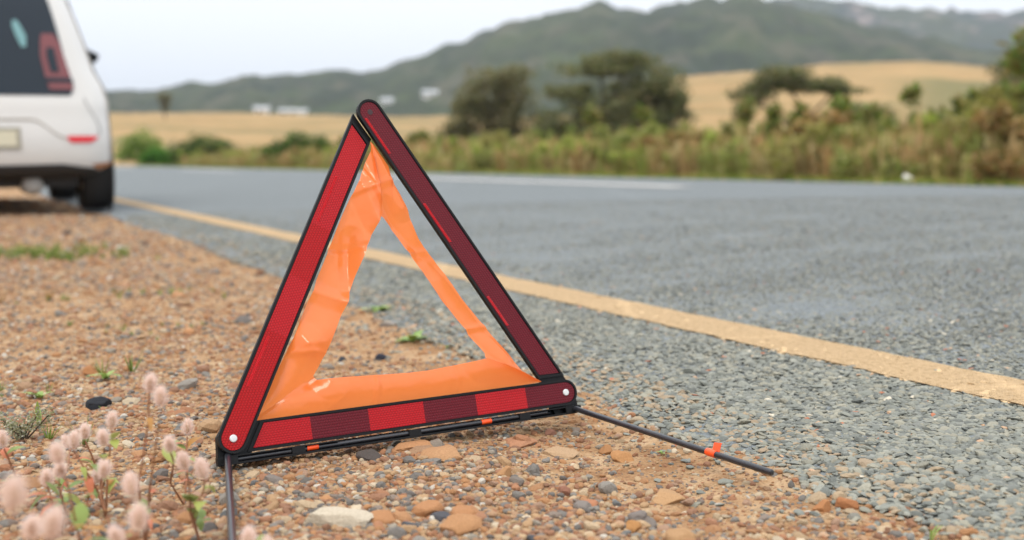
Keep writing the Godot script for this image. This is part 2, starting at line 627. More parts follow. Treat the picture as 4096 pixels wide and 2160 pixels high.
func hills() -> void:
	var m := vmat(1.0, 0.2)
	var straw := func(p: Vector3) -> Color:
		var r := Vector2(p.x, p.z).length()
		var b := rad_to_deg(atan2(p.x, -p.z))
		var c := lin(220, 184, 132, 0.50).lerp(lin(206, 174, 124, 0.50), 0.5 + n1.get_noise_2d(p.x * 6, p.z * 6))
		var green := smoothstep(0.12, 0.4, n2.get_noise_2d(p.x * 1.2 + 40, p.z * 4.0)) * 0.6
		if b > 17.0 and r > 90 and r < 190: green = maxf(green, 0.75 * smoothstep(17.0, 21.0, b))
		if b < -12.0 and r > 235.0: green = maxf(green, 0.2)
		c = c.lerp(lin(196, 158, 108, 0.5), 0.5 * smoothstep(0.0, 0.35, n1.get_noise_2d(p.x * 2.0 + 90, p.z * 14.0)))
		return c.lerp(lin(136, 138, 94, 0.5), green)
	hill("dry_field", FIELD, 72.0, 270.0, 420.0, -0.25, 1.6, straw, m, 60)
	var scrub := func(p: Vector3) -> Color:
		var c := lin(102, 112, 86, 0.36).lerp(lin(84, 94, 80, 0.36), clampf(0.5 + 1.3 * n2.get_noise_2d(p.x * 1.4, p.z * 1.4 + p.y * 6), 0, 1))
		c = c.lerp(lin(64, 76, 58, 0.34), 0.4 * smoothstep(-0.02, 0.3, n1.get_noise_2d(p.x * 9.0, p.z * 9.0 + p.y * 20)))
		c = c.lerp(lin(142, 128, 112, 0.95), 0.16 * smoothstep(0.08, 0.4, n1.get_noise_2d(p.x * 2.2 + 400, p.z * 2.2 + p.y * 5)))
		c = c.lerp(lin(112, 124, 84, 0.5), 0.6 * smoothstep(0.1, 0.35, n2.get_noise_2d(p.x * 1.5 - 700, p.z * 1.5)) * 0.6)
		return c
	hill("hill", RIDGE, 330.0, 900.0, 1500.0, -2.0, 12.0, scrub, m, 64)
	var far := func(p: Vector3) -> Color:
		var c := lin(80, 94, 90, 0.32).lerp(lin(104, 112, 80, 0.34), clampf(0.5 + 1.4 * n2.get_noise_2d(p.x * 0.7, p.z * 0.7 + p.y * 3), 0, 1))
		return c.lerp(lin(150, 132, 126, 0.95), 0.7 * smoothstep(0.22, 0.45, n1.get_noise_2d(p.x * 1.3, p.z * 1.3 + p.y * 2)))
	hill("hill", BACK, 1000.0, 1900.0, 2900.0, 0.0, 26.0, far, m, 50)


# ---------------------------------------------------------------- warning triangle
# each arm lies along local t from its rounded end (t = 0) to its slanted end, w outwards
func arm_outline(inset: float, cut: float) -> PackedVector2Array:
	var r := 0.0172 - inset
	var q := PackedVector2Array()
	for k in 13:
		var a := PI / 2 + PI * k / 12.0
		q.append(Vector2(cos(a) * r, sin(a) * r))
	# slanted end at 60 degrees
	q.append(Vector2(0.4195 + cut - r * 0.577, -r))
	q.append(Vector2(0.4195 + cut + r * 0.577, r))
	return q

func saw(a: Vector2, b: Vector2, out: Vector2, q: PackedVector2Array) -> void:
	var n := maxi(2, int(a.distance_to(b) / 0.0022))
	for k in n:
		q.append(a.lerp(b, k / float(n)) + out * (0.0005 if k % 2 else -0.0005))
	q.append(b)

func prism_texture() -> Array:
	var im := Image.create(256, 256, false, Image.FORMAT_L8)
	for y in 256:
		for x in 256:
			var u := fposmod(x / 32.0 + (0.5 if int(y / 32.0) % 2 else 0.0), 1.0) - 0.5
			var v := fposmod(y / 32.0, 1.0) - 0.5
			var h := 1.0 - maxf(absf(u), maxf(absf(0.5 * u + 0.8 * v), absf(0.5 * u - 0.8 * v))) * 1.7
			im.set_pixel(x, y, Color(h, h, h))
	var nm: Image = im.duplicate()
	nm.convert(Image.FORMAT_RGBA8)
	nm.bump_map_to_normal_map(6.0)
	var cells := Image.create(256, 256, false, Image.FORMAT_RGB8)      # the moulded cells: clearer in the middle, dull at their joints
	for y in 256:
		for x in 256:
			var h := im.get_pixel(x, y).r
			var k := 0.86 + 0.14 * smoothstep(0.22, 0.5, h) + 0.05 * n1.get_noise_2d(x * 9.0, y * 9.0)
			cells.set_pixel(x, y, Color(k, k, k))
	return [ImageTexture.create_from_image(im), ImageTexture.create_from_image(nm), ImageTexture.create_from_image(cells)]

func lens(c: Color, tex: Array, turn: bool) -> StandardMaterial3D:
	var m := mat(c, 0.42, 0.22)
	m.normal_enabled = true
	m.normal_texture = tex[1]
	m.normal_scale = 1.0
	m.albedo_texture = tex[2]
	m.uv1_scale = Vector3(38, 38, 38) if turn else Vector3(33, 46, 38)
	m.clearcoat_enabled = true
	m.clearcoat = 0.24
	m.clearcoat_roughness = 0.04
	return m

func flat_panel(q: PackedVector2Array, z: float) -> ArrayMesh:
	var ts := Geometry2D.triangulate_polygon(q)
	var v := PackedVector3Array()
	var uv := PackedVector2Array()
	for p in q:
		v.append(Vector3(p.x, p.y, z))
		uv.append(p)
	var idx := PackedInt32Array()
	for k in range(0, ts.size(), 3):
		var a := ts[k]
		var b := ts[k + 1]
		var d := ts[k + 2]
		if (q[b] - q[a]).cross(q[d] - q[a]) > 0.0:
			idx.append_array([a, d, b])
		else:
			idx.append_array([a, b, d])
	return mesh_of(v, idx, true, PackedColorArray(), uv)

func warning_triangle() -> void:
	var T := Vector3(-0.18597, 0.40508, -1.46680)
	var L := Vector3(-0.32031, 0.02822, -1.26083)
	var R := Vector3(0.06856, 0.03454, -1.48719)
	var ex := (R - L).normalized()
	var nz := ex.cross(T - L).normalized()
	var ey := nz.cross(ex)
	var o := base("warning_triangle")
	o.transform = Transform3D(Basis(ex, ey, nz), (L + R) / 2)
	tag(o, "red and orange folding warning triangle standing on the gravel beside the road", "warning triangle")
	var tex := prism_texture()
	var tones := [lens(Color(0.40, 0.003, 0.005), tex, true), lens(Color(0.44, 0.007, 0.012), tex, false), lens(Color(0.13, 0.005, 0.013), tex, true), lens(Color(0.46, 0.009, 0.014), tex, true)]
	M.prism = mat(Color(0.62, 0.02, 0.03), 0.12, 0.6)
	var t2 := P * sqrt(3.0) / 2
	# [origin, angle, panel tones from the rounded end]
	var arms := [
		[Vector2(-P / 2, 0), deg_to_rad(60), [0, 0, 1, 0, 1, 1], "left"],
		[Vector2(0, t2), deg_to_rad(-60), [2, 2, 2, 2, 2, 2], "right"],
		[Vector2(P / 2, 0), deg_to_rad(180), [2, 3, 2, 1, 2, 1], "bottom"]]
	var seams := [-1.0, 0.0605, 0.134, 0.2075, 0.281, 0.3545, 9.0]
	var full := arm_outline(0.0, 0.012)
	var ring_in := arm_outline(0.0028, 0.0)
	var red := arm_outline(0.0037, -0.0015)
	for a in arms:
		var am := Node3D.new()
		am.name = "arm"
		o.add_child(am, true)
		am.transform = Transform3D(Basis(Vector3(0, 0, 1), a[1]) * Basis(Vector3(0, 1, 0), deg_to_rad(1.15)), Vector3(a[0].x, a[0].y, 0.0055))
		var fr := Tris.new()
		fr.poly(full, -0.0045, 0.0)
		# raised rim all round, as a band of quads
		var rim_out := arm_outline(0.0, 0.004)
		for k in rim_out.size():
			var p0 := rim_out[k]
			var p1 := rim_out[(k + 1) % rim_out.size()]
			var q0 := ring_in[k]
			var q1 := ring_in[(k + 1) % ring_in.size()]
			var h := 0.0022
			fr.quad(Vector3(p0.x, p0.y, h), Vector3(q0.x, q0.y, h), Vector3(q1.x, q1.y, h), Vector3(p1.x, p1.y, h))
			fr.quad(Vector3(p0.x, p0.y, 0), Vector3(p0.x, p0.y, h), Vector3(p1.x, p1.y, h), Vector3(p1.x, p1.y, 0))
			fr.quad(Vector3(q0.x, q0.y, h), Vector3(q0.x, q0.y, 0.0003), Vector3(q1.x, q1.y, 0.0003), Vector3(q1.x, q1.y, h))
		put("frame", made(fr), M.plastic, am)
		for k in 6:
			var w := 0.0141
			var box := PackedVector2Array()
			var a0: float = seams[k]
			var a1: float = seams[k + 1]
			saw(Vector2(a0, -w), Vector2(minf(a1, 0.5), -w), Vector2(0, -1), box)
			saw(Vector2(minf(a1, 0.5), w), Vector2(a0, w), Vector2(0, 1), box)
			var parts := Geometry2D.intersect_polygons(box, red)
			if parts.is_empty(): continue
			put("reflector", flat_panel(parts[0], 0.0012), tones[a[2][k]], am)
		# rows of coarser prisms along the edge of some panels
		for q in ([[0.004, 0.058, -0.0112], [0.136, 0.196, -0.0112], [0.284, 0.330, -0.0112]] if a[3] == "right" else ([[0.062, 0.125, 0.0085], [0.285, 0.350, 0.0070]] if a[3] == "left" else [])):
			var pr := Tris.new()
			var x: float = q[0]
			while x < q[1]:
				for w2 in 2:
					var c := Vector3(x + w2 * 0.0008, q[2] - w2 * 0.0017 * signf(q[2]), 0.00125)
					var d := 0.00075
					var tip := c + Vector3(0, 0, 0.0009)
					var k0 := c + Vector3(-d, -d, 0)
					var k1 := c + Vector3(-d, d, 0)
					var k2 := c + Vector3(d, d, 0)
					var k3 := c + Vector3(d, -d, 0)
					pr.tri(k0, k1, tip)
					pr.tri(k1, k2, tip)
					pr.tri(k2, k3, tip)
					pr.tri(k3, k0, tip)
				x += 0.0017
			put("prism_row", made(pr), M.prism, am)
		# rivet or hole at the pivot
		var rv := Tris.new()
		var top: float = 0.0012
		for k in 20:
			var b0 := TAU * k / 20
			var b1 := TAU * (k + 1) / 20
			var c0 := Vector3(cos(b0), sin(b0), 0)
			var c1 := Vector3(cos(b1), sin(b1), 0)
			var rr := 0.0043
			var z := Vector3(0, 0, 1)
			rv.quad(c0 * rr + z * top, c0 * rr + z * (top + 0.0012), c1 * rr + z * (top + 0.0012), c1 * rr + z * top)
			rv.quad(c0 * rr + z * (top + 0.0012), c0 * rr * 0.8 + z * (top + 0.0018), c1 * rr * 0.8 + z * (top + 0.0018), c1 * rr + z * (top + 0.0012))
			rv.tri(c0 * rr * 0.8 + z * (top + 0.0018), z * (top + 0.0020), c1 * rr * 0.8 + z * (top + 0.0018))
		if a[3] == "right":
			var hl := put("snap_hole", made(rv), mat(Color(0.03, 0.006, 0.008), 0.5), am)
			hl.scale = Vector3(0.85, 0.85, 0.12)
			hl.position.z = 0.0012
		else:
			put("rivet", made(rv), mat(Color(0.62, 0.64, 0.65), 0.45, 0.5), am)
	film(o)
	triangle_base(o)

func sample(list: Array, t: float) -> Vector2:
	var total := 0.0
	for k in list.size() - 1: total += list[k].distance_to(list[k + 1])
	var d := t * total
	for k in list.size() - 1:
		var l: float = list[k].distance_to(list[k + 1])
		if d <= l or k == list.size() - 2: return list[k].lerp(list[k + 1], clampf(d / maxf(l, 1e-6), 0, 1))
		d -= l
	return list[-1]

func fold(p: Vector2, a: Vector2, b: Vector2, amp: float, wide: float) -> float:
	var q := Geometry2D.get_closest_point_to_segment(p, a, b)
	return amp * maxf(0.0, 1.0 - p.distance_to(q) / wide)

func film(o: Node) -> void:
	var out := [
		[Vector2(-0.1938, 0.0180), Vector2(-0.1905, 0.0245), Vector2(-0.1689, 0.0567), Vector2(-0.1289, 0.1237), Vector2(-0.1048, 0.1647), Vector2(-0.0603, 0.2444), Vector2(-0.0499, 0.2618), Vector2(-0.0291, 0.2966), Vector2(-0.0042, 0.3391), Vector2(-0.0026, 0.3520)],
		[Vector2(-0.0026, 0.3520), Vector2(0.0185, 0.3181), Vector2(0.0157, 0.3113), Vector2(0.0199, 0.2974), Vector2(0.0278, 0.2815), Vector2(0.0344, 0.2636), Vector2(0.0415, 0.2417), Vector2(0.0480, 0.2230), Vector2(0.0780, 0.1674), Vector2(0.0945, 0.1371), Vector2(0.1339, 0.0816), Vector2(0.1676, 0.0275), Vector2(0.1881, 0.0180)],
		[Vector2(0.1881, 0.0180), Vector2(0.0932, 0.0150), Vector2(-0.0580, 0.0145), Vector2(-0.1938, 0.0160)]]
	var inn := [
		[Vector2(-0.1165, 0.0615), Vector2(-0.0816, 0.1196), Vector2(-0.0669, 0.1457), Vector2(-0.0358, 0.2025), Vector2(-0.0223, 0.2265), Vector2(-0.0144, 0.2395), Vector2(-0.0056, 0.2530), Vector2(-0.0010, 0.2561)],
		[Vector2(-0.0010, 0.2561), Vector2(0.0036, 0.2535), Vector2(0.0211, 0.2243), Vector2(0.0478, 0.1772), Vector2(0.0675, 0.1392), Vector2(0.0908, 0.1044), Vector2(0.1119, 0.0638), Vector2(0.1100, 0.0570)],
		[Vector2(0.1100, 0.0570), Vector2(0.0998, 0.0555), Vector2(0.0277, 0.0507), Vector2(0.0030, 0.0510), Vector2(-0.1130, 0.0560), Vector2(-0.1165, 0.0615)]]
	var n := 150
	var rows := 37
	var v := PackedVector3Array()
	var uv := PackedVector2Array()
	var idx := PackedInt32Array()
	var total := n * 3
	for k in total:
		var side := k / n
		var t := (k % n) / float(n)
		var a := sample(out[side], t)
		var b := sample(inn[side], t)
		for j in rows:
			var q := j / float(rows - 1)
			var p := a.lerp(b, q)
			var z := -0.0035
			# creases left by folding it into its case, and a soft belly in each band
			z += fold(p, Vector2(-0.194, 0.017), Vector2(-0.116, 0.060), -0.018, 0.040)
			z += fold(p, Vector2(0.188, 0.018), Vector2(0.110, 0.058), 0.014, 0.034)
			z += fold(p, Vector2(-0.112, 0.168), Vector2(-0.064, 0.143), 0.007, 0.015)
			z += fold(p, Vector2(-0.026, 0.30), Vector2(-0.012, 0.245), 0.008, 0.018)
			z += fold(p, Vector2(-0.002, 0.345), Vector2(0.030, 0.262), 0.008, 0.016)
			z += fold(p, Vector2(0.0, 0.262), Vector2(0.060, 0.185), -0.007, 0.02)
			z += fold(p, Vector2(-0.10, 0.052), Vector2(-0.13, 0.11), 0.007, 0.022)
			z += fold(p, Vector2(-0.045, 0.23), Vector2(-0.060, 0.16), -0.006, 0.014)
			z += fold(p, Vector2(0.06, 0.19), Vector2(0.14, 0.06), 0.006, 0.018)
			for cr in [[Vector2(-0.150, 0.092), Vector2(-0.098, 0.085), 0.0030, 0.006], [Vector2(-0.080, 0.215), Vector2(-0.030, 0.215), -0.0030, 0.007], [Vector2(0.055, 0.205), Vector2(0.030, 0.205), 0.0028, 0.006], [Vector2(0.125, 0.100), Vector2(0.092, 0.098), 0.0030, 0.006], [Vector2(-0.045, 0.012), Vector2(-0.040, 0.054), 0.0026, 0.006], [Vector2(0.070, 0.012), Vector2(0.064, 0.056), -0.0026, 0.006], [Vector2(-0.035, 0.285), Vector2(0.018, 0.300), 0.0030, 0.006], [Vector2(-0.02, 0.32), Vector2(0.010, 0.24), 0.0028, 0.005]]:
				z += fold(p, cr[0], cr[1], cr[2], cr[3])
			if side == 2: z += 0.008 * sin(PI * q) + 0.009 * q + 0.002 * sin(t * 9.0)
			elif side == 0: z += 0.011 * q + 0.009 * sin(PI * q) * sin(t * 7.0 + 0.5) + 0.0015 * sin(t * 24.0 + q * 3)
			else: z += 0.004 * sin(PI * q) * cos(t * 6.0)
			z += 0.0010 * n1.get_noise_2d(p.x * 2600, p.y * 2600)
			v.append(Vector3(p.x, p.y, z))
			uv.append(p)
	for k in total:
		var k2 := (k + 1) % total
		for j in rows - 1:
			var a := k * rows + j
			var b := k2 * rows + j
			idx.append_array([a, b, b + 1, a, b + 1, a + 1])
	var m := mat(lin(255, 132, 56, 0.95), 0.30, 0.55)
	m.clearcoat_enabled = true
	m.clearcoat = 0.6
	m.clearcoat_roughness = 0.1
	m.backlight_enabled = true
	m.backlight = Color(1.0, 0.62, 0.36)
	put("film", mesh_of(v, idx, true, PackedColorArray(), uv), m, o)

func rod(o: Node, called: String, a: Vector3, b: Vector3, r := 0.0026, m: Material = null) -> MeshInstance3D:
	return put(called, tube([a, a.lerp(b, 0.004), a.lerp(b, 0.5), a.lerp(b, 0.996), b], [r * 0.8, r, r, r, r * 0.8], 12), m if m else M.rod, o)

func triangle_base(o: Node3D) -> void:
	# channel under the lower arm
	var ch := Tris.new()
	ch.box(Vector3(-0.236, -0.0290, -0.022), Vector3(0.240, -0.0268, 0.006))
	ch.box(Vector3(-0.236, -0.0268, -0.022), Vector3(0.240, -0.0185, -0.0200))
	ch.box(Vector3(-0.236, -0.0202, -0.0196), Vector3(-0.100, -0.0188, 0.0065))
	ch.box(Vector3(0.150, -0.0202, -0.0196), Vector3(0.240, -0.0188, 0.0065))
	put("base_channel", made(ch), M.plastic, o)
	# corner housings
	for s in [-1, 1]:
		var q := PackedVector2Array()
		for p in [[0.2445, 0.004], [0.2462, -0.0188], [0.2440, -0.0292], [0.2100, -0.0292], [0.2060, -0.0175], [0.2050, 0.0], [0.225, 0.015], [0.238, 0.013]]: q.append(Vector2(p[0] * s * (0.984 if s < 0 else 1.0), p[1]))
		var h := Tris.new()
		h.poly(q, -0.012, -0.0025)
		put("corner_housing", made(h), M.plastic, o)
		var lug := Tris.new()
		lug.box(Vector3(minf(s * 0.2455, s * 0.222), -0.0285, -0.002), Vector3(maxf(s * 0.2455, s * 0.222), -0.0190, 0.0062))
		put("pivot_lug", made(lug), M.plastic, o)
	# folded rear legs lying in the channel
	rod(o, "folded_leg", Vector3(-0.222, -0.0235, 0.002), Vector3(0.195, -0.0228, 0.002))
	rod(o, "folded_leg", Vector3(-0.200, -0.0232, -0.010), Vector3(0.222, -0.0238, -0.010))
	for x in [-0.150, 0.0, 0.158]:
		var b := Tris.new()
		b.box(Vector3(x - 0.008, -0.0268, -0.006), Vector3(x + 0.008, -0.0192, 0.0064))
		put("clip", made(b), M.plastic, o)
	for x in [-0.132, 0.102]:
		var tp := put("tape_band", tube([Vector3(x - 0.007, -0.0229, 0.002), Vector3(x + 0.007, -0.0229, 0.002)], [0.0034, 0.0034], 12), M.orange_tape, o)
		tp.rotation.z = 0.0
	# the two front legs spread on the ground; given in the world, set in local coordinates
	var inv := o.transform.affine_inverse()
	var ra := inv * Vector3(0.0812, 0.0142, -1.4875)
	var rb := inv * Vector3(0.2798, 0.0105, -1.1835)
	rod(o, "leg", ra, rb, 0.0038)
	var la := inv * Vector3(-0.3229, 0.0110, -1.2523)
	var lb := inv * Vector3(-0.2292, 0.0090, -0.8985)
	rod(o, "leg", la, lb, 0.0038)
	var d := (rb - ra).normalized()
	var at := ra.lerp(rb, 0.742)
	put("tape_band", tube([at - d * 0.0075, at + d * 0.0075], [0.0045, 0.0045], 12), M.orange_tape, o)
	var fl := Tris.new()
	var up := inv.basis * Vector3(0, 1, 0)
	var back := inv.basis * Vector3(0.55, 0.1, -0.83)
	var c0 := at + d * 0.001 + up * 0.002
	fl.quad(c0, c0 + up * 0.009 + back * 0.004, c0 + up * 0.010 + back * 0.006 + d * 0.011, c0 + d * 0.010 + back * 0.002)
	fl.quad(c0 + back * 0.001, c0 + d * 0.010 + back * 0.003, c0 + up * 0.010 + back * 0.0075 + d * 0.011, c0 + up * 0.009 + back * 0.0055)
	put("tape_flag", made(fl), M.orange_tape, o)


# ---------------------------------------------------------------- stones that stand out
func stones() -> void:
	var shapes := []
	for k in 10: shapes.append(rock(300 + k, 3, 12, 0.07))
	# x, z, width, height over width, colour, name, label, group, sink
	var O := [204, 138, 84]
	var list := [
		[-0.169, -1.065, 0.054, 0.42, [240, 230, 208], "cream white flat stone lying in the gravel", ""],
		[0.055, -1.185, 0.014, 0.95, [150, 84, 68], "small square red brown stone on bare sandy soil", ""],
		[-0.008, -1.235, 0.018, 1.0, [206, 150, 96], "rounded sand yellow pebble touching a grey pebble", ""],
		[0.005, -1.208, 0.016, 0.75, [112, 116, 118], "grey pebble touching a rounded sand yellow pebble", ""],
		[-0.091, -1.352, 0.022, 0.8, [150, 148, 142], "light grey lumpy stone against the base of the triangle", ""],
		[-0.122, -1.352, 0.047, 0.25, [214, 152, 98], "flat orange slab half under the base of the triangle", ""],
		[-0.084, -1.304, 0.050, 0.3, [212, 158, 108], "wide flat orange slab below the light grey lumpy stone", ""],
		[-0.171, -1.303, 0.031, 0.5, [98, 90, 86], "smooth dark stone half buried before the triangle base", ""],
		[0.009, -1.398, 0.041, 0.25, [208, 144, 106], "broad pinkish orange slab sunk in sandy soil", ""],
		[0.052, -1.460, 0.014, 0.8, [142, 84, 74], "tiny dark red stone touching the triangle base", ""],
		[0.058, -1.361, 0.040, 0.2, [214, 178, 138], "pale buff slab sunk flush into sandy soil", ""],
		[0.134, -1.347, 0.030, 0.4, [210, 146, 82], "ochre stone pair, the larger flatter one", ""],
		[0.118, -1.378, 0.020, 0.6, [184, 122, 62], "ochre stone pair, the smaller darker one", ""],
		[0.128, -1.112, 0.021, 0.6, [120, 124, 130], "blue grey angular stone on the verge soil", "blue grey stones on the gravel"],
		[0.135, -1.084, 0.016, 0.8, [118, 122, 126], "blue grey angular stone on the verge soil", "blue grey stones on the gravel"],
		[0.073, -1.137, 0.017, 0.6, [128, 132, 136], "blue grey angular stone on the verge soil", "blue grey stones on the gravel"],
		[-0.070, -1.084, 0.020, 0.5, [98, 98, 104], "slate grey stone among orange gravel", "slate grey stones among orange gravel"],
		[-0.098, -1.053, 0.018, 0.6, [104, 106, 112], "slate grey stone among orange gravel", "slate grey stones among orange gravel"],
		[0.019, -1.018, 0.011, 0.6, [90, 92, 98], "slate grey stone among orange gravel", "slate grey stones among orange gravel"],
		[-0.377, -1.029, 0.020, 0.7, [92, 92, 96], "slate grey stone among orange gravel", "slate grey stones among orange gravel"],
		[-0.262, -1.205, 0.019, 0.6, [124, 128, 132], "slate grey stone among orange gravel", "slate grey stones among orange gravel"],
		[0.118, -1.066, 0.018, 0.7, [204, 140, 66], "rounded ochre stone on the gravel", "rounded ochre stones"],
		[0.320, -1.130, 0.019, 0.7, [200, 126, 62], "rust orange stone at the broken asphalt edge", "rust orange stones at the asphalt edge"],
		[0.346, -1.133, 0.020, 0.7, [196, 118, 60], "rust orange stone at the broken asphalt edge", "rust orange stones at the asphalt edge"],
		[0.162, -1.023, 0.033, 0.6, [206, 160, 110], "large tan rounded stone on the gravel", ""],
		[0.344, -1.100, 0.013, 0.6, [126, 140, 138], "small teal grey pebble near rust orange stones", ""],
		[-0.588, -1.570, 0.038, 0.5, [46, 48, 54], "black broken lump of asphalt on the gravel", ""],
		[-0.307, -2.011, 0.015, 0.9, [72, 76, 84], "small dark pebble on bare soil behind the triangle", "dark pebbles behind the triangle"],
		[-0.241, -2.046, 0.019, 0.8, [70, 72, 84], "small dark pebble on bare soil behind the triangle", "dark pebbles behind the triangle"],
		[-0.321, -1.941, 0.023, 0.5, [140, 142, 140], "light grey flat pebble behind the triangle", "light grey pebbles behind the triangle"],
		[-0.243, -2.457, 0.026, 0.4, [150, 154, 154], "light grey flat pebble behind the triangle", "light grey pebbles behind the triangle"],
		[-0.268, -2.404, 0.035, 0.3, [158, 160, 160], "light grey flat pebble behind the triangle", "light grey pebbles behind the triangle"],
		[-0.695, -1.839, 0.032, 0.6, [196, 124, 62], "orange rock near small green sprigs", ""],
		[-0.085, -1.103, 0.033, 0.6, O, "flaky orange stone among gravel", "flaky orange stones"],
		[-0.043, -1.096, 0.041, 0.35, O, "flaky orange stone among gravel", "flaky orange stones"],
		[-0.128, -1.077, 0.032, 0.45, O, "flaky orange stone among gravel", "flaky orange stones"],
		[-0.050, -1.053, 0.047, 0.4, [206, 146, 92], "flaky orange stone among gravel", "flaky orange stones"],
		[0.169, -1.188, 0.049, 0.25, [212, 164, 112], "flaky orange stone among gravel", "flaky orange stones"],
		[0.082, -1.150, 0.025, 0.35, [204, 126, 84], "flaky orange stone among gravel", "flaky orange stones"],
		[-0.271, -1.33, 0.023, 0.6, [184, 122, 80], "flaky orange stone among gravel", "flaky orange stones"]]
	for k in list.size():
		var d: Array = list[k]
		var mm: StandardMaterial3D = M.stone.duplicate()
		mm.albedo_color = lin(d[4][0], d[4][1], d[4][2], 0.66).lerp(lin(204, 172, 142, 0.6), 0.3 if d[4][0] > 110 else 0.0).linear_to_srgb()
		mm.uv1_scale = Vector3(1.4, 1.4, 1.4)
		var w: float = d[2] * (0.46 if d[6] == "flaky orange stones" else 0.55)
		var h: float = w * clampf(d[3] * 1.3, 0.3, 1.0)
		var s := put("stone" if d[4][0] > 60 else "asphalt_lump", shapes[k % 10], mm, self)
		s.transform = Transform3D(Basis.from_euler(Vector3(rng.randfn(0, 0.08), rng.randf() * TAU if k else 0.15, rng.randfn(0, 0.08))) * Basis.from_scale(Vector3(w * (1.15 if k else 1.25), h, w * (0.95 if k else 0.6))), Vector3(d[0], soil_y(d[0], d[1]) + h * 0.16, d[1]))
		tag(s, d[5], "stone" if d[4][0] > 60 else "rubble", d[6])
	var ws := put("stone", shapes[2], mat(lin(236, 234, 226, 0.85), 0.8), self)
	ws.transform = Transform3D(Basis.from_scale(Vector3(0.07, 0.06, 0.06)), us(9.6, 10.05, 0.14))
	tag(ws, "small white stone in the grass on the far verge", "stone")


# ---------------------------------------------------------------- car
var prof := [[-0.1, 0.235], [-0.045, 0.25], [-0.015, 0.29], [0.0, 0.36], [0.0, 0.46], [-0.012, 0.54], [-0.03, 0.62], [-0.045, 0.7], [-0.065, 0.76], [-0.115, 0.9378], [-0.175, 1.141], [-0.24, 1.3442], [-0.3, 1.4903], [-0.36, 1.5537], [-0.5, 1.5855], [-1.0, 1.6173], [-1.6, 1.5982], [-1.95, 1.5537], [-2.15, 1.4458], [-2.5, 1.141], [-2.72, 0.9632], [-2.9, 0.8997], [-3.2, 0.8235], [-3.38, 0.72], [-3.46, 0.6], [-3.49, 0.42], [-3.45, 0.26], [-3.35, 0.21], [-2.5, 0.2], [-0.5, 0.205]]

func half_w(y: float) -> float:
	return 0.715 - 0.035 * smoothstep(0.80, 0.95, y) - 0.15 * maxf(0.0, y - 0.72) - 0.14 * maxf(0.0, y - 0.72) * maxf(0.0, y - 0.72)

func prof_at(t: float) -> Vector2:
	var k := int(floor(t))
	var a: Array = prof[k % prof.size()]
	var b: Array = prof[(k + 1) % prof.size()]
	return Vector2(a[0], a[1]).lerp(Vector2(b[0], b[1]), t - k)

# t along the profile, tx across (-1..1), lift outwards
func skin(t: float, tx: float, lift := 0.0) -> Vector3:
	var p := prof_at(t)
	var d := (prof_at(t + 0.35) - prof_at(t - 0.35 + prof.size())).normalized()
	var nrm := Vector2(d.y, -d.x)          # outwards (z, y)
	var q := absf(tx)
	var inset := 0.022 * q * q
	if q > 0.72:
		var r := (q - 0.72) / 0.28
		inset += 0.115 * (1.0 - sqrt(maxf(0.0, 1.0 - r * r * 0.96)))
	p -= nrm * (inset - lift)
	return Vector3(tx * (half_w(p.y) + lift * smoothstep(0.8, 1.0, q)), p.y, p.x)

func t_of(y: float) -> float:         # place on the rear of the profile at height y
	for k in 14:
		if prof[k + 1][1] >= y: return k + (y - prof[k][1]) / (prof[k + 1][1] - prof[k][1])
	return 14.0

# a sheet on the rear face between outlines given as rows of [y, x from, x to]
func rear_patch(o: Node, called: String, rows: Array, lift: float, m: Material, n := 14) -> MeshInstance3D:
	var f := func(i, j):
		var r: Array = rows[i]
		return skin(t_of(r[0]), lerpf(r[1], r[2], j / float(n - 1)), lift)
	return put(called, grid(rows.size(), n, f), m, o)

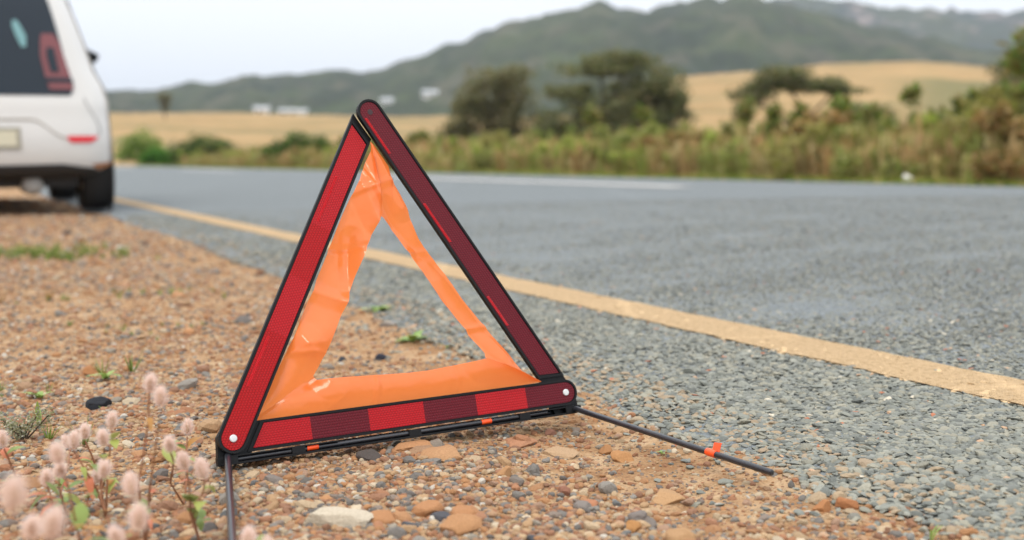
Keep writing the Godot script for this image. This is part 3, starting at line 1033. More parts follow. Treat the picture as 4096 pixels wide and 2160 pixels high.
func car(at: Vector3) -> void:
	var o := base("parked_car", at, HEAD)
	o.rotation.z = deg_to_rad(1.3)
	tag(o, "white car with a dark rear window parked on the roadside gravel", "car")
	var paintm := mat(lin(238, 236, 232, 0.68), 0.32, 0.5)
	paintm.clearcoat_enabled = true
	paintm.clearcoat = 0.6
	paintm.clearcoat_roughness = 0.08
	var glass := mat(Color(0.010, 0.018, 0.028), 0.06, 0.38)
	var black := mat(Color(0.02, 0.02, 0.021), 0.6)
	# body
	var cols := []
	for k in 25:
		var q := -1.0 + k / 12.0
		cols.append(sign(q) * pow(absf(q), 0.7))
	var rowsn := prof.size() * 2
	var v := PackedVector3Array()
	var idx := PackedInt32Array()
	for i in rowsn:
		for j in cols.size(): v.append(skin(i * 0.5, cols[j]))
	for i in rowsn:
		var i2 := (i + 1) % rowsn
		for j in cols.size() - 1:
			var a := i * cols.size() + j
			var b := i2 * cols.size() + j
			idx.append_array([a, a + 1, b + 1, a, b + 1, b] if false else [a, b + 1, a + 1, a, b, b + 1])
	for side in [0, cols.size() - 1]:          # flanks, ring by ring
		var c := Vector2(-1.7, 0.62)
		var prev := []
		for i in rowsn: prev.append(i * cols.size() + side)
		for ring in [0.8, 0.55, 0.3, 0.08]:
			var cur := []
			for i in rowsn:
				var e := v[i * cols.size() + side]
				var p := c.lerp(Vector2(e.z, e.y), ring)
				cur.append(v.size())
				v.append(Vector3((half_w(p.y) + 0.004) * (-1 if side == 0 else 1), p.y, p.x))
			for i in rowsn:
				var i2 := (i + 1) % rowsn
				if side == 0: idx.append_array([prev[i], prev[i2], cur[i], cur[i], prev[i2], cur[i2]])
				else: idx.append_array([prev[i], cur[i], prev[i2], cur[i], cur[i2], prev[i2]])
			prev = cur
	put("body", mesh_of(v, idx, true), paintm, o)
	# rear window, wider towards its base
	var win := []
	for k in 14:
		var y := lerpf(0.755, 1.47, k / 13.0)
		var x := lerpf(0.715, 0.745, k / 13.0)
		if k == 0: x -= 0.045
		if k == 1: x -= 0.008
		if k == 13: x -= 0.05
		if k == 12: x -= 0.012
		win.append([y, -x, x])
	rear_patch(o, "rear_window", win, 0.006, glass, 21)
	for s in [-1, 1]:
		var lampm := mat(lin(150, 76, 80, 0.55), 0.25)
		var lamp := rear_patch(o, "tail_light", [[0.79, s * 0.50, s * 0.70], [0.85, s * 0.49, s * 0.715], [1.0, s * 0.50, s * 0.725], [1.1, s * 0.53, s * 0.715], [1.15, s * 0.56, s * 0.68]] if s > 0 else [[0.79, s * 0.70, s * 0.50], [0.85, s * 0.715, s * 0.49], [1.0, s * 0.725, s * 0.50], [1.1, s * 0.715, s * 0.53], [1.15, s * 0.68, s * 0.56]], 0.012, lampm, 8)
		var core := [[0.90, 0.555, 0.635], [1.0, 0.555, 0.645], [1.06, 0.575, 0.645]]
		rear_patch(lamp, "lamp_core", core.map(func(r): return r if s > 0 else [r[0], -r[2], -r[1]]), 0.017, glass, 6)
		var gap := [[0.835, 0.49, 0.72], [0.865, 0.49, 0.72]]
		rear_patch(lamp, "lamp_divider", gap.map(func(r): return r if s > 0 else [r[0], -r[2], -r[1]]), 0.015, glass, 6)
		var refl := [[0.452, 0.64, 0.80], [0.468, 0.61, 0.84], [0.485, 0.60, 0.865], [0.496, 0.62, 0.865]]
		rear_patch(o, "bumper_reflector", refl.map(func(r): return r if s > 0 else [r[0], -r[2], -r[1]]), 0.007, mat(lin(214, 24, 40, 0.9), 0.2), 8)
		# crease running from the plate recess down to the reflector
		var cr := []
		for k in 9:
			var x := lerpf(0.32, 0.60, k / 8.0)
			var y := 0.600 - 0.118 * smoothstep(0.0, 1.0, k / 8.0)
			cr.append([x, y])
		var f := func(i, j): return skin(t_of(cr[i][1] + (0.006 if j else -0.006)), cr[i][0] * s, 0.004 if j == 0 else 0.002)
		put("crease", grid(9, 2, f), mat(lin(168, 158, 144, 0.7), 0.5), o)
	var lip := func(i, j): return skin(t_of(0.600 + (0.006 if j else -0.006)), -0.32 + 0.64 * i / 8.0, 0.004)
	put("tailgate_lip", grid(9, 2, lip), mat(lin(168, 158, 144, 0.7), 0.5), o)
	var plate := rear_patch(o, "number_plate", [[0.435, -0.19, 0.19], [0.53, -0.19, 0.19]], 0.012, mat(lin(222, 216, 190, 0.75), 0.5), 6)
	plate.name = "number_plate"
	var surround := rear_patch(o, "plate_surround", [[0.415, -0.225, 0.225], [0.55, -0.225, 0.225]], 0.008, mat(lin(176, 170, 152, 0.7), 0.5), 6)
	surround.name = "plate_surround"
	var low := [[0.237, -0.86, 0.86], [0.255, -0.86, 0.86], [0.28, -0.82, 0.82], [0.305, -0.66, 0.66], [0.318, -0.55, 0.55]]
	rear_patch(o, "lower_bumper", low, 0.008, black, 21)
	var skirt := rear_patch(o, "dusty_lip", [[0.262, 0.845, 0.975], [0.285, 0.83, 0.975], [0.31, 0.80, 0.975]], 0.005, mat(lin(190, 132, 92, 0.7), 0.9), 6)
	skirt.set_meta("label", "orange dust on the bumper corner")
	rear_patch(o, "painted_daylight", [[1.06, 0.335, 0.38], [1.13, 0.30, 0.40], [1.19, 0.28, 0.37], [1.23, 0.29, 0.34]], 0.011, mat(lin(140, 196, 200, 0.55), 0.5), 5)  # daylight showing through the cabin, painted on the glass as a pale patch
	for sg in [-1, 1]:
		var gapf := func(i, j): return skin(t_of(lerpf(0.50, 0.745, i / 7.0)), sg * (lerpf(0.885, 0.775, smoothstep(0.2, 1.0, i / 7.0)) + (0.0035 if j else -0.0035)), 0.0025)
		put("panel_gap", grid(8, 2, gapf), black, o)
	put("roof_spoiler", grid(5, 15, func(i, j): return skin(12.6 + i * 0.3, -0.86 + 1.72 * j / 14.0, 0.02)), paintm, o)
	# side windows, seen from beside
	for s in [-1, 1]:
		for w in [[[-0.42, -1.05], [-0.32, -1.05]], [[-1.10, -1.75], [-1.10, -1.75]], [[-1.80, -2.40], [-1.80, -2.02]]]:
			var q := Tris.new()
			var pt := func(z, y): return Vector3((half_w(y) + 0.008) * s, y, z)
			var a: Vector3 = pt.call(w[0][0], 0.84)
			var b: Vector3 = pt.call(w[1][0] - 0.06, 1.40)
			var c: Vector3 = pt.call(w[1][1], 1.40)
			var d: Vector3 = pt.call(w[0][1], 0.84)
			if s > 0: q.quad(a, d, c, b)
			else: q.quad(a, b, c, d)
			put("side_window", made(q), glass, o)
		var mir := put("door_mirror", rock(400, 2, 4, 0.0, true), M.plastic, o)
		mir.transform = Transform3D(Basis.from_scale(Vector3(0.105, 0.07, 0.05)), Vector3(s * (half_w(1.15) + 0.20), 1.16, -1.9))
		put("mirror_arm", tube([Vector3(s * (half_w(1.1) - 0.02), 1.08, -1.9), Vector3(s * (half_w(1.1) + 0.16), 1.12, -1.9)], [0.025, 0.02], 8), M.plastic, mir).transform = mir.transform.affine_inverse()
	# wheels
	for z in [-0.52, -2.82]:
		for s in [-1, 1]:
			var w := Node3D.new()
			w.name = "wheel"
			o.add_child(w, true)
			w.position = Vector3(s * 0.632, 0.275, z)
			var pr := [[0.155, 0.085], [0.20, 0.092], [0.255, 0.096], [0.272, 0.080], [0.276, 0.0], [0.272, -0.080], [0.255, -0.096], [0.20, -0.092], [0.155, -0.085]]
			var nseg := 36
			var tv := PackedVector3Array()
			var ti := PackedInt32Array()
			for k in nseg:
				var a := TAU * k / nseg
				for e in pr: tv.append(Vector3(e[1], cos(a) * e[0], sin(a) * e[0]))
			for k in nseg:
				for e in pr.size() - 1:
					var a := k * pr.size() + e
					var b := ((k + 1) % nseg) * pr.size() + e
					ti.append_array([a, b, a + 1, b, b + 1, a + 1])
			put("tyre", mesh_of(tv, ti, true), M.rubber, w)
			var rim := CylinderMesh.new()
			rim.top_radius = 0.158
			rim.bottom_radius = 0.158
			rim.height = 0.15
			var rm := put("rim", rim, mat(Color(0.3, 0.3, 0.31), 0.4), w)
			rm.rotation.z = PI / 2
			var arch := put("wheel_arch", tube_ring(0.305, 0.012), black, o)
			arch.position = Vector3(s * 0.722, 0.285, z)
	var ub := Tris.new()
	ub.box(Vector3(-0.50, 0.17, -3.1), Vector3(0.50, 0.24, -0.2))
	ub.box(Vector3(-0.52, 0.24, -0.56), Vector3(0.52, 0.30, -0.48))
	put("underbody", made(ub), black, o)
	put("silencer", tube([Vector3(0.22, 0.185, -0.10), Vector3(0.22, 0.185, -0.14), Vector3(0.22, 0.185, -0.52), Vector3(0.22, 0.185, -0.56)], [0.05, 0.065, 0.065, 0.05], 14), mat(Color(0.35, 0.34, 0.32), 0.45, 0.5), o)

func tube_ring(r: float, rr: float) -> ArrayMesh:
	var t := TorusMesh.new()
	t.inner_radius = r - rr
	t.outer_radius = r + rr
	t.rings = 40
	t.ring_segments = 8
	var a := t.get_mesh_arrays()
	var v: PackedVector3Array = a[Mesh.ARRAY_VERTEX]
	for i in v.size(): v[i] = Vector3(v[i].y, v[i].x, v[i].z)
	return mesh_of(v, a[Mesh.ARRAY_INDEX], true)


# ---------------------------------------------------------------- plants
# leaves scattered through ellipsoids [centre, radii, share]
func foliage(seed_: int, blobs: Array, count: int, size: float, cols: Array, droop := 0.3, long := 1.6) -> ArrayMesh:
	var r := RandomNumberGenerator.new()
	r.seed = seed_
	var v := PackedVector3Array()
	var c := PackedColorArray()
	var idx := PackedInt32Array()
	var total := 0.0
	for b in blobs: total += b[2]
	for b in blobs:
		var n := int(count * b[2] / total)
		for k in n:
			var d := Vector3(r.randfn(), r.randfn(), r.randfn()).normalized()
			var rad := pow(r.randf(), 0.45)
			var p: Vector3 = b[0] + d * b[1] * rad
			p += Vector3(n1.get_noise_3d(p.x * 90, p.y * 90, p.z * 90 + seed_), 0.6 * n1.get_noise_3d(p.x * 90 + 50, p.y * 90, p.z * 90), n1.get_noise_3d(p.x * 90, p.y * 90 + 80, p.z * 90)) * b[1] * 0.8
			var ax := Vector3(r.randfn(), r.randfn() * 0.6 + 0.2 - droop, r.randfn()).normalized()
			var sd := ax.cross(Vector3(r.randfn(), r.randfn(), r.randfn())).normalized()
			var s := size * r.randf_range(0.6, 1.3)
			var col: Color = cols[r.randi() % cols.size()] * r.randf_range(0.75, 1.2)
			col.a = 1.0
			var i0 := v.size()
			v.append_array([p, p + ax * s * long * 0.5 + sd * s * 0.5, p + ax * s * long, p + ax * s * long * 0.5 - sd * s * 0.5])
			for q in 4: c.append(col)
			idx.append_array([i0, i0 + 1, i0 + 2, i0, i0 + 2, i0 + 3])
	return mesh_of(v, idx, false, c)

func limb(t: Node, a: Vector3, b: Vector3, r0: float, r1: float, called := "limb") -> void:
	var m := (a + b) / 2 + Vector3(rng.randfn(0, 0.08), rng.randfn(0, 0.05), rng.randfn(0, 0.08)) * a.distance_to(b)
	put(called, tube([a, a.lerp(m, 0.5), m, m.lerp(b, 0.5), b], [r0, lerpf(r0, r1, 0.25), lerpf(r0, r1, 0.5), lerpf(r0, r1, 0.75), r1], 7), M.bark, t)

func at(bearing_x: float, depth: float, y: float) -> Vector3:
	return Vector3(bearing_x * depth, y, -depth)

func field_y(p: Vector3) -> float:
	var r := Vector2(p.x, p.z).length()
	var b := rad_to_deg(atan2(p.x, -p.z))
	var top := crest(FIELD, b) * 270.0 * cos(deg_to_rad(b)) + H
	var w := clampf((r - 72.0) / 198.0, 0, 1)
	return lerpf(-0.25, top, w * w * (3 - 2 * w) * 0.45 + 0.55 * w)

func slope_y(list: Array, r0: float, r1: float, y0: float, p: Vector3) -> float:
	var r := Vector2(p.x, p.z).length()
	var top := crest(list, rad_to_deg(atan2(p.x, -p.z))) * r1 * cos(atan2(p.x, -p.z)) + H
	var w := clampf((r - r0) / (r1 - r0), 0, 1)
	return lerpf(y0, top, w * w * (3 - 2 * w) * 0.45 + 0.55 * w)

func tree(p: Vector3, label: String, blobs: Array, forks: Array, count: int, cols: Array, seed_: int, leaf := 0.085, grow := 1.13) -> Node3D:
	p.y = field_y(p) - 0.1
	var t := base("tree", p)
	t.scale = Vector3.ONE * grow
	tag(t, label, "tree")
	put("crown", foliage(seed_, blobs, count, leaf, cols), M.leaf, t)
	var first := true
	for f in forks:
		limb(t, f[0], f[1], f[2], f[3], "trunk" if first else "limb")
		first = false
	return t

func trees() -> void:
	var olive := [lin(102, 98, 70, 1.6), lin(92, 90, 66, 1.6), lin(114, 106, 78, 1.6), lin(106, 92, 74, 1.6), lin(78, 82, 58, 1.6)]
	var deep := [lin(72, 82, 52, 1.7), lin(86, 92, 54, 1.7), lin(60, 70, 48, 1.7), lin(104, 100, 62, 1.7)]
	# scale: metres from the base of each tree
	tree(Vector3(-0.0175 * 52, 0, -52), "upright dull olive tree with a dense rounded crown", [
		[Vector3(-1.3, 1.9, 0), Vector3(0.7, 0.6, 0.8), 1.2], [Vector3(1.5, 1.5, 0), Vector3(0.7, 0.7, 0.8), 1.3],
		[Vector3(0.1, 3.4, 0), Vector3(1.35, 1.0, 1.2), 3.0], [Vector3(-0.7, 2.7, 0.2), Vector3(1.0, 0.7, 1.0), 1.6], [Vector3(0.8, 2.4, 0), Vector3(1.1, 1.0, 1.1), 2.2], [Vector3(0.3, 1.3, 0), Vector3(1.5, 0.9, 1.0), 2.8], [Vector3(-1.3, 1.0, 0), Vector3(0.3, 0.8, 0.4), 0.5], [Vector3(0.9, 4.0, 0), Vector3(0.8, 0.5, 0.8), 0.8]],
		[[Vector3(0.1, 0, 0), Vector3(0.2, 2.2, 0), 0.16, 0.1], [Vector3(0.2, 1.5, 0), Vector3(-0.9, 2.7, 0.2), 0.08, 0.04], [Vector3(0.2, 2.0, 0), Vector3(0.8, 3.4, 0), 0.08, 0.04]], 20000, olive, 501)
	tree(Vector3(0.086 * 50, 0, -50), "broad spreading acacia with a ragged umbrella crown", [
		[Vector3(-2.5, 1.9, 0), Vector3(0.6, 0.6, 0.8), 0.9], [Vector3(2.6, 2.7, 0), Vector3(0.6, 0.6, 0.8), 0.9], [Vector3(-1.1, 1.1, 0), Vector3(1.2, 0.7, 0.9), 1.5],
		[Vector3(-0.5, 4.2, 0), Vector3(1.5, 0.35, 1.3), 1.3], [Vector3(0.5, 4.55, 0), Vector3(1.3, 0.35, 1.2), 1.2], [Vector3(-1.6, 3.3, 0), Vector3(1.0, 0.35, 1.0), 0.8], [Vector3(1.7, 3.5, 0), Vector3(1.2, 0.9, 1.1), 2.0], [Vector3(0.4, 2.7, 0.2), Vector3(1.9, 0.9, 1.3), 3.6], [Vector3(-1.8, 2.0, 0.2), Vector3(1.2, 0.6, 1.0), 1.3], [Vector3(1.9, 2.2, 0), Vector3(1.3, 0.8, 1.1), 1.8], [Vector3(0.8, 1.3, 0), Vector3(1.9, 0.75, 1.1), 2.8], [Vector3(-2.4, 0.9, 0), Vector3(0.8, 0.4, 0.6), 0.7], [Vector3(2.9, 1.5, 0), Vector3(0.5, 0.4, 0.6), 0.4]],
		[[Vector3(0.4, 0, 0), Vector3(0.1, 2.0, 0), 0.2, 0.12], [Vector3(0.2, 1.2, 0), Vector3(-1.6, 2.9, 0), 0.1, 0.04], [Vector3(0.1, 2.0, 0), Vector3(1.6, 3.4, 0), 0.1, 0.04], [Vector3(0.1, 2.0, 0), Vector3(-0.4, 4.1, 0), 0.1, 0.04], [Vector3(0.1, 2.2, 0), Vector3(0.7, 4.3, 0.2), 0.08, 0.03]], 34000, olive + deep, 502)
	tree(Vector3(0.240 * 50, 0, -50), "flat topped acacia with bare limbs below its crown", [
		[Vector3(0.3, 3.9, 0), Vector3(0.8, 0.4, 0.8), 1.2], [Vector3(1.6, 3.6, 0), Vector3(0.8, 0.3, 0.7), 0.8], [Vector3(-0.8, 1.3, 0), Vector3(1.0, 0.5, 0.8), 1.2],
		[Vector3(-0.3, 3.75, 0), Vector3(1.1, 0.55, 1.1), 2.4], [Vector3(-1.2, 3.2, 0), Vector3(0.9, 0.5, 0.9), 1.5], [Vector3(0.9, 3.5, 0), Vector3(1.1, 0.3, 1.0), 1.3], [Vector3(2.2, 3.35, 0), Vector3(0.9, 0.22, 0.7), 0.7], [Vector3(-1.7, 2.4, 0), Vector3(0.3, 0.6, 0.5), 0.5], [Vector3(0.5, 1.5, 0), Vector3(1.4, 0.4, 1.0), 1.6]],
		[[Vector3(0.7, 0, 0), Vector3(0.9, 2.3, 0), 0.17, 0.09], [Vector3(0.9, 2.2, 0), Vector3(0.1, 3.5, 0), 0.07, 0.03], [Vector3(0.9, 2.3, 0), Vector3(1.9, 3.3, 0), 0.06, 0.03], [Vector3(0.7, 1.2, 0), Vector3(-1.3, 3.0, 0), 0.08, 0.03], [Vector3(0.5, 1.6, 0.1), Vector3(-0.5, 3.3, 0), 0.06, 0.03]], 14000, deep + olive, 503)
	tree(Vector3(0.308 * 47, 0, -47), "low round dark green tree behind the roadside scrub", [
		[Vector3(-0.2, 1.9, 0), Vector3(0.9, 0.8, 0.9), 2.0], [Vector3(0.8, 1.8, 0), Vector3(0.7, 0.8, 0.8), 1.5], [Vector3(0, 1.0, 0), Vector3(1.3, 0.8, 1.0), 2.0]],
		[[Vector3(0, 0, 0), Vector3(0.1, 1.5, 0), 0.12, 0.06]], 11000, deep, 504)
	tree(Vector3(0.472 * 36, 0, -36), "dark spreading tree at the far right of the scrub belt", [
		[Vector3(0.4, 2.5, 0), Vector3(1.5, 0.7, 1.2), 2.0], [Vector3(-0.9, 1.7, 0), Vector3(0.9, 0.6, 0.9), 1.2], [Vector3(0.3, 1.3, 0), Vector3(1.6, 0.9, 1.2), 2.4]],
		[[Vector3(0.3, 0, 0), Vector3(0.3, 2.0, 0), 0.16, 0.08], [Vector3(0.3, 1.2, 0), Vector3(-0.8, 1.9, 0), 0.07, 0.03]], 14000, olive, 505, 0.085, 1.35)
	tree(Vector3(-0.3055 * 190, 0, -190), "tall lone tree on the far edge of the dry field", [
		[Vector3(0, 5.0, 0), Vector3(1.4, 1.2, 1.4), 2.0], [Vector3(0.1, 3.4, 0), Vector3(1.0, 1.4, 1.0), 1.0]],
		[[Vector3(0, 0, 0), Vector3(0, 4.4, 0), 0.2, 0.1]], 2500, olive, 506, 0.25, 0.7)

func verge() -> void:
	# strip of soil and short grass beyond the road
	var m := mat(lin(150, 142, 84, 0.55), 1.0, 0.2)
	m.albedo_texture = noise_tex(0.03, [[0.2, Color(0.7, 0.66, 0.5)], [0.5, Color(0.9, 0.95, 0.7)], [0.8, Color(1, 0.95, 0.85)]], 512, 51, 5)
	m.uv1_triplanar = true
	m.uv1_world_triplanar = true
	m.uv1_scale = Vector3(0.4, 0.4, 0.4)
	var f := func(i, j):
		var u: float = -14.0 + 3.0 * i
		var s: float = 9.72 + [0.0, 0.3, 1.0, 3.0, 7.0, 14.0, 26.0][j]
		return us(u, s, 0.072 + 0.02 * n1.get_noise_2d(u * 30, s * 30) - 0.012 * j - (0.25 if j > 3 else 0.0))
	tag(put("grass_verge", grid(90, 7, f), m, self), "", "", "", "structure")
	# short grass along the edge
	var tuft := Tris.new()
	var tc := PackedColorArray()
	for k in 9:
		var a := rng.randf() * TAU
		var d := Vector3(cos(a), 0, sin(a))
		var w := d.cross(Vector3.UP) * 0.06
		var lean := rng.randf_range(0.2, 0.6)
		tuft.tri(d * 0.1 - w, d * (0.1 + lean) + Vector3.UP * rng.randf_range(0.7, 1.1), d * 0.1 + w)
	var tm := made(tuft)
	var gm := vmat(0.7, 0.3, Color(0.4, 0.5, 0.2))
	var gb := PackedFloat32Array()
	var greens := [lin(134, 148, 62, 0.95), lin(156, 160, 84, 0.95), lin(120, 138, 58, 0.95), lin(176, 160, 102, 0.95)]
	for k in 9000:
		var u := -4.0 + 70.0 * pow(rng.randf(), 1.5)
		var s := 9.8 + absf(rng.randfn(0, 0.35))
		var h := rng.randf_range(0.04, 0.12)
		row(gb, Basis(Vector3.UP, rng.randf() * TAU) * Basis.from_scale(Vector3(h, h, h)), us(u, s, 0.07), pick(greens) * rng.randf_range(0.8, 1.2))
	tag(multi("grass", tm, gm, gb, self), "short bright grass along the far edge of the road", "grass")
	var stalks := Tris.new()
	for k in 14:
		var a := rng.randf() * TAU
		var d := Vector3(cos(a), 0, sin(a))
		var w := d.cross(Vector3.UP) * 0.022
		var foot := d * rng.randf_range(0.0, 0.12)
		var top := foot + d * rng.randf_range(0.05, 0.3) + Vector3.UP * rng.randf_range(0.6, 1.0)
		stalks.tri(foot - w, foot.lerp(top, 0.75) , foot + w)
		stalks.quad(foot.lerp(top, 0.6), foot.lerp(top, 0.8) + w * 1.3, top, foot.lerp(top, 0.8) - w * 1.3)
	var sm := made(stalks)
	var sb := PackedFloat32Array()
	var straws := [lin(190, 158, 112, 0.9), lin(176, 138, 94, 0.9), lin(166, 148, 96, 0.9), lin(158, 126, 88, 0.9), lin(142, 148, 78, 0.9), lin(156, 160, 90, 0.9), lin(196, 176, 128, 0.9)]
	for k in 9000:
		var u := -4.0 + 60.0 * pow(rng.randf(), 1.5)
		var s := 10.15 + 4.5 * pow(rng.randf(), 1.4)
		if n2.get_noise_2d(u * 40, s * 60) < -0.08 + 0.4 * rng.randfn(0, 0.3): continue
		var h := rng.randf_range(0.28, 0.95) * (0.75 + 0.35 * smoothstep(10.2, 12.0, s))
		row(sb, Basis(Vector3.UP, rng.randf() * TAU) * Basis.from_scale(Vector3(h, h, h)), us(u, s, 0.05), pick(straws) * rng.randf_range(0.8, 1.15))
	tag(multi("grass", sm, gm, sb, self), "tall dry straw coloured grass growing through the scrub belt", "grass")
	# shrubs: five kinds, each built once and copied
	var kinds := [
		["olive green leafy shrub", [lin(132, 140, 76, 1.1), lin(116, 126, 66, 1.1), lin(154, 154, 92, 1.1), lin(168, 158, 104, 1.1)]],
		["fresh yellow green bush", [lin(156, 164, 82, 1.1), lin(140, 154, 70, 1.1), lin(172, 168, 98, 1.1)]],
		["russet brown dry bush", [lin(170, 128, 84, 0.95), lin(150, 116, 76, 0.95), lin(172, 144, 98, 0.95), lin(132, 124, 70, 0.95)]],
		["straw coloured wispy bush", [lin(178, 162, 106, 0.95), lin(160, 150, 92, 0.95), lin(146, 142, 82, 0.95)]],
		["tall upright spiky shrub", [lin(112, 122, 66, 1.1), lin(124, 122, 68, 1.1), lin(136, 116, 74, 1.1), lin(112, 132, 66, 1.1)]]]
	var protos := []
	for k in 5:
		for q in 2:
			var o := base("shrub")
			var blobs := []
			for b in 11:
				var hh := rng.randf_range(0.12, 0.95) * (1.25 if k == 4 else 1.0)
				var rr := rng.randf_range(0.09, 0.19) * (0.75 if k == 4 else 1.0) * (1.25 - 0.5 * hh)
				blobs.append([Vector3(rng.randfn(0, 0.30), hh, rng.randfn(0, 0.30)), Vector3(rr, rr * (2.2 if k >= 3 else 1.1), rr), rr * 6.0])
			put("foliage", foliage(600 + k * 7 + q, blobs, 1900, 0.042, kinds[k][1], -0.5 if k >= 3 else 0.0, 2.6 if k >= 3 else 1.6), M.leaf, o)
			for b in 4: limb(o, Vector3(rng.randfn(0, 0.04), -0.05, rng.randfn(0, 0.04)), Vector3(rng.randfn(0, 0.22), 0.6, rng.randfn(0, 0.22)), 0.014, 0.006, "stem")
			protos.append(o)
	var used := {}
	for k in 270:
		var u := -3.0 + 56.0 * pow((k + rng.randf()) / 270.0, 1.25)
		var s := 10.35 + 6.5 * pow(rng.randf(), 1.3)
		if u > 30.0: s = 10.6 + rng.randf() * 4.0
		var right := 1.0 - smoothstep(0.0, 22.0, u)
		var kk := rng.randi() % 5
		if right > 0.35 and s < 12.6 and rng.randf() < 0.42: kk = pick([2, 2, 3])
		elif right < 0.4 and rng.randf() < 0.6: kk = pick([0, 1, 3])
		if s > 12.5 and rng.randf() < 0.4: kk = pick([4, 4, 1])
		var which := kk * 2 + rng.randi() % 2
		var src: Node3D = protos[which]
		var o: Node3D
		if not used.has(which):
			o = src
			used[which] = true
		else:
			o = src.duplicate()
			o.name = numbered("shrub")
			add_child(o)
		var h := rng.randf_range(0.6, 1.0) * (1.0 + 0.22 * smoothstep(10.5, 14.0, s))
		if u > 22.0: h *= 0.85
		h *= 1.0 + 0.38 * (1.0 - smoothstep(4.0, 17.0, u)) * smoothstep(10.6, 12.2, s)
		o.transform = Transform3D(Basis(Vector3.UP, rng.randf() * TAU) * Basis.from_scale(Vector3(h * rng.randf_range(1.0, 1.5), h, h * 1.2)), us(u, s, 0.05 - 0.02 * (s - 10.0)))
		var size := "low " if h < 0.72 else ("" if h < 1.0 else "large ")
		var spot := "in the row nearest the road" if s < 11.4 else ("in the middle of the scrub belt" if s < 13.6 else "at the back of the scrub belt below the trees")
		tag(o, size + kinds[kk][0] + " " + spot, "shrub", "shrubs of the scrub belt beyond the road")
	for k in protos.size():
		if not used.has(k): protos[k].free()
	# the separate green bushes further along the road
	var green := [lin(88, 112, 44, 0.95), lin(72, 96, 38, 0.95), lin(104, 126, 54, 0.95), lin(64, 82, 36, 0.95)]
	var fresh := [lin(132, 156, 66, 0.95), lin(108, 140, 54, 0.95), lin(146, 160, 84, 0.95)]
	for d in [[-0.328, 66.0, 2.5, 2.7, fresh, "tall pale green bush beside the far road"], [-0.312, 64.0, 1.3, 1.9, [lin(100, 148, 56, 0.95), lin(84, 132, 48, 0.95)], "low bright green bush below the tall pale green bush"], [-0.272, 54.0, 1.9, 3.4, green, "wide dark green bush standing alone before the dry field"], [-0.183, 41.0, 1.6, 2.9, green, "dark green bush with a flat ragged top by the verge"], [-0.085, 37.0, 1.1, 1.8, green + fresh, "small dull green bush where the scrub belt begins"]]:
		var p := at(d[0], d[1], 0.0)
		p.y = field_y(p) + 0.2
		var o := base("bush", p)
		var w: float = d[3]
		var h: float = d[2]
		var blobs := [[Vector3(0, h * 0.55, 0), Vector3(w * 0.28, h * 0.38, w * 0.25), 2.0], [Vector3(-w * 0.28, h * 0.42, 0), Vector3(w * 0.22, h * 0.3, w * 0.2), 1.4], [Vector3(w * 0.28, h * 0.45, 0.1), Vector3(w * 0.22, h * 0.3, w * 0.2), 1.4], [Vector3(w * 0.05, h * 0.25, 0), Vector3(w * 0.4, h * 0.24, w * 0.3), 1.6]]
		put("foliage", foliage(700 + int(w * 10), blobs, 4500, 0.09, d[4]), M.leaf, o)
		limb(o, Vector3(0, -0.2, 0), Vector3(0.1, h * 0.6, 0), 0.05, 0.02, "stem")
		limb(o, Vector3(0, -0.2, 0), Vector3(-w * 0.2, h * 0.45, 0), 0.04, 0.02, "stem")
		tag(o, d[5], "bush")

func farm() -> void:
	var wall := mat(lin(236, 234, 230, 0.8), 0.8)
	var roof := mat(lin(196, 200, 204, 0.7), 0.6)
	var dark := mat(lin(70, 74, 78, 0.6), 0.3)
	for d in [[-0.2205, 262.0, 3.4, 2.4, "small white farm building at the far edge of the dry field"], [-0.193, 268.0, 6.4, 2.1, "long white farm building at the far edge of the dry field"], [-0.110, 560.0, 6.0, 4.6, "white farmhouse high among trees beyond the field"], [-0.072, 560.0, 8.0, 4.4, "white farmhouse lower down among trees beyond the field"]]:
		var p := at(d[0], d[1], 0.0)
		p.y = field_y(p) - 0.4 if d[1] < 300.0 else slope_y(RIDGE, 330.0, 900.0, -2.0, p) - 0.5
		var o := base("farm_building", p, -atan(d[0]))
		tag(o, d[4], "building")
		var L: float = d[2]
		var h: float = d[3]
		var w := Tris.new()
		w.box(Vector3(-L / 2, -8.0, -2.2), Vector3(L / 2, h * 0.72, 2.2))
		put("wall", made(w), wall, o)
		var r := Tris.new()
		var e := 0.3
		for sgn in [1, -1]:
			var a := Vector3(-L / 2 - e, h * 0.70, 2.5 * sgn)
			var b := Vector3(-L / 2 - e, h, 0)
			var c := Vector3(L / 2 + e, h, 0)
			var f := Vector3(L / 2 + e, h * 0.70, 2.5 * sgn)
			if sgn > 0: r.quad(a, b, c, f)
			else: r.quad(f, c, b, a)
			if sgn > 0: r.tri(Vector3(a.x, a.y, -a.z), b, a)
			else: r.tri(f, c, Vector3(f.x, f.y, -f.z))
		put("roof", made(r), roof, o)
		for k in maxi(1, int(L / 2.2)):
			var q := Tris.new()
			var x := -L / 2 + 1.1 + k * 2.1
			q.box(Vector3(x - 0.4, h * 0.30, 2.19), Vector3(x + 0.4, h * 0.58, 2.24))
			put("window", made(q), dark, o)

func leaf_blade(l: float, w: float, bend: float) -> ArrayMesh:
	var v := PackedVector3Array()
	var idx := PackedInt32Array()
	for k in 6:
		var t := k / 5.0
		var hw := w * sin(PI * clampf(t * 0.92 + 0.06, 0, 1))
		var p := Vector3(0, l * (t - bend * t * t * 0.5), l * bend * t * t)
		v.append_array([p + Vector3(-hw, 0.12 * hw, 0), p, p + Vector3(hw, 0.12 * hw, 0)])
	for k in 5:
		var a := k * 3
		idx.append_array([a, a + 3, a + 1, a + 1, a + 3, a + 4, a + 1, a + 4, a + 2, a + 2, a + 4, a + 5])
	return mesh_of(v, idx, true)

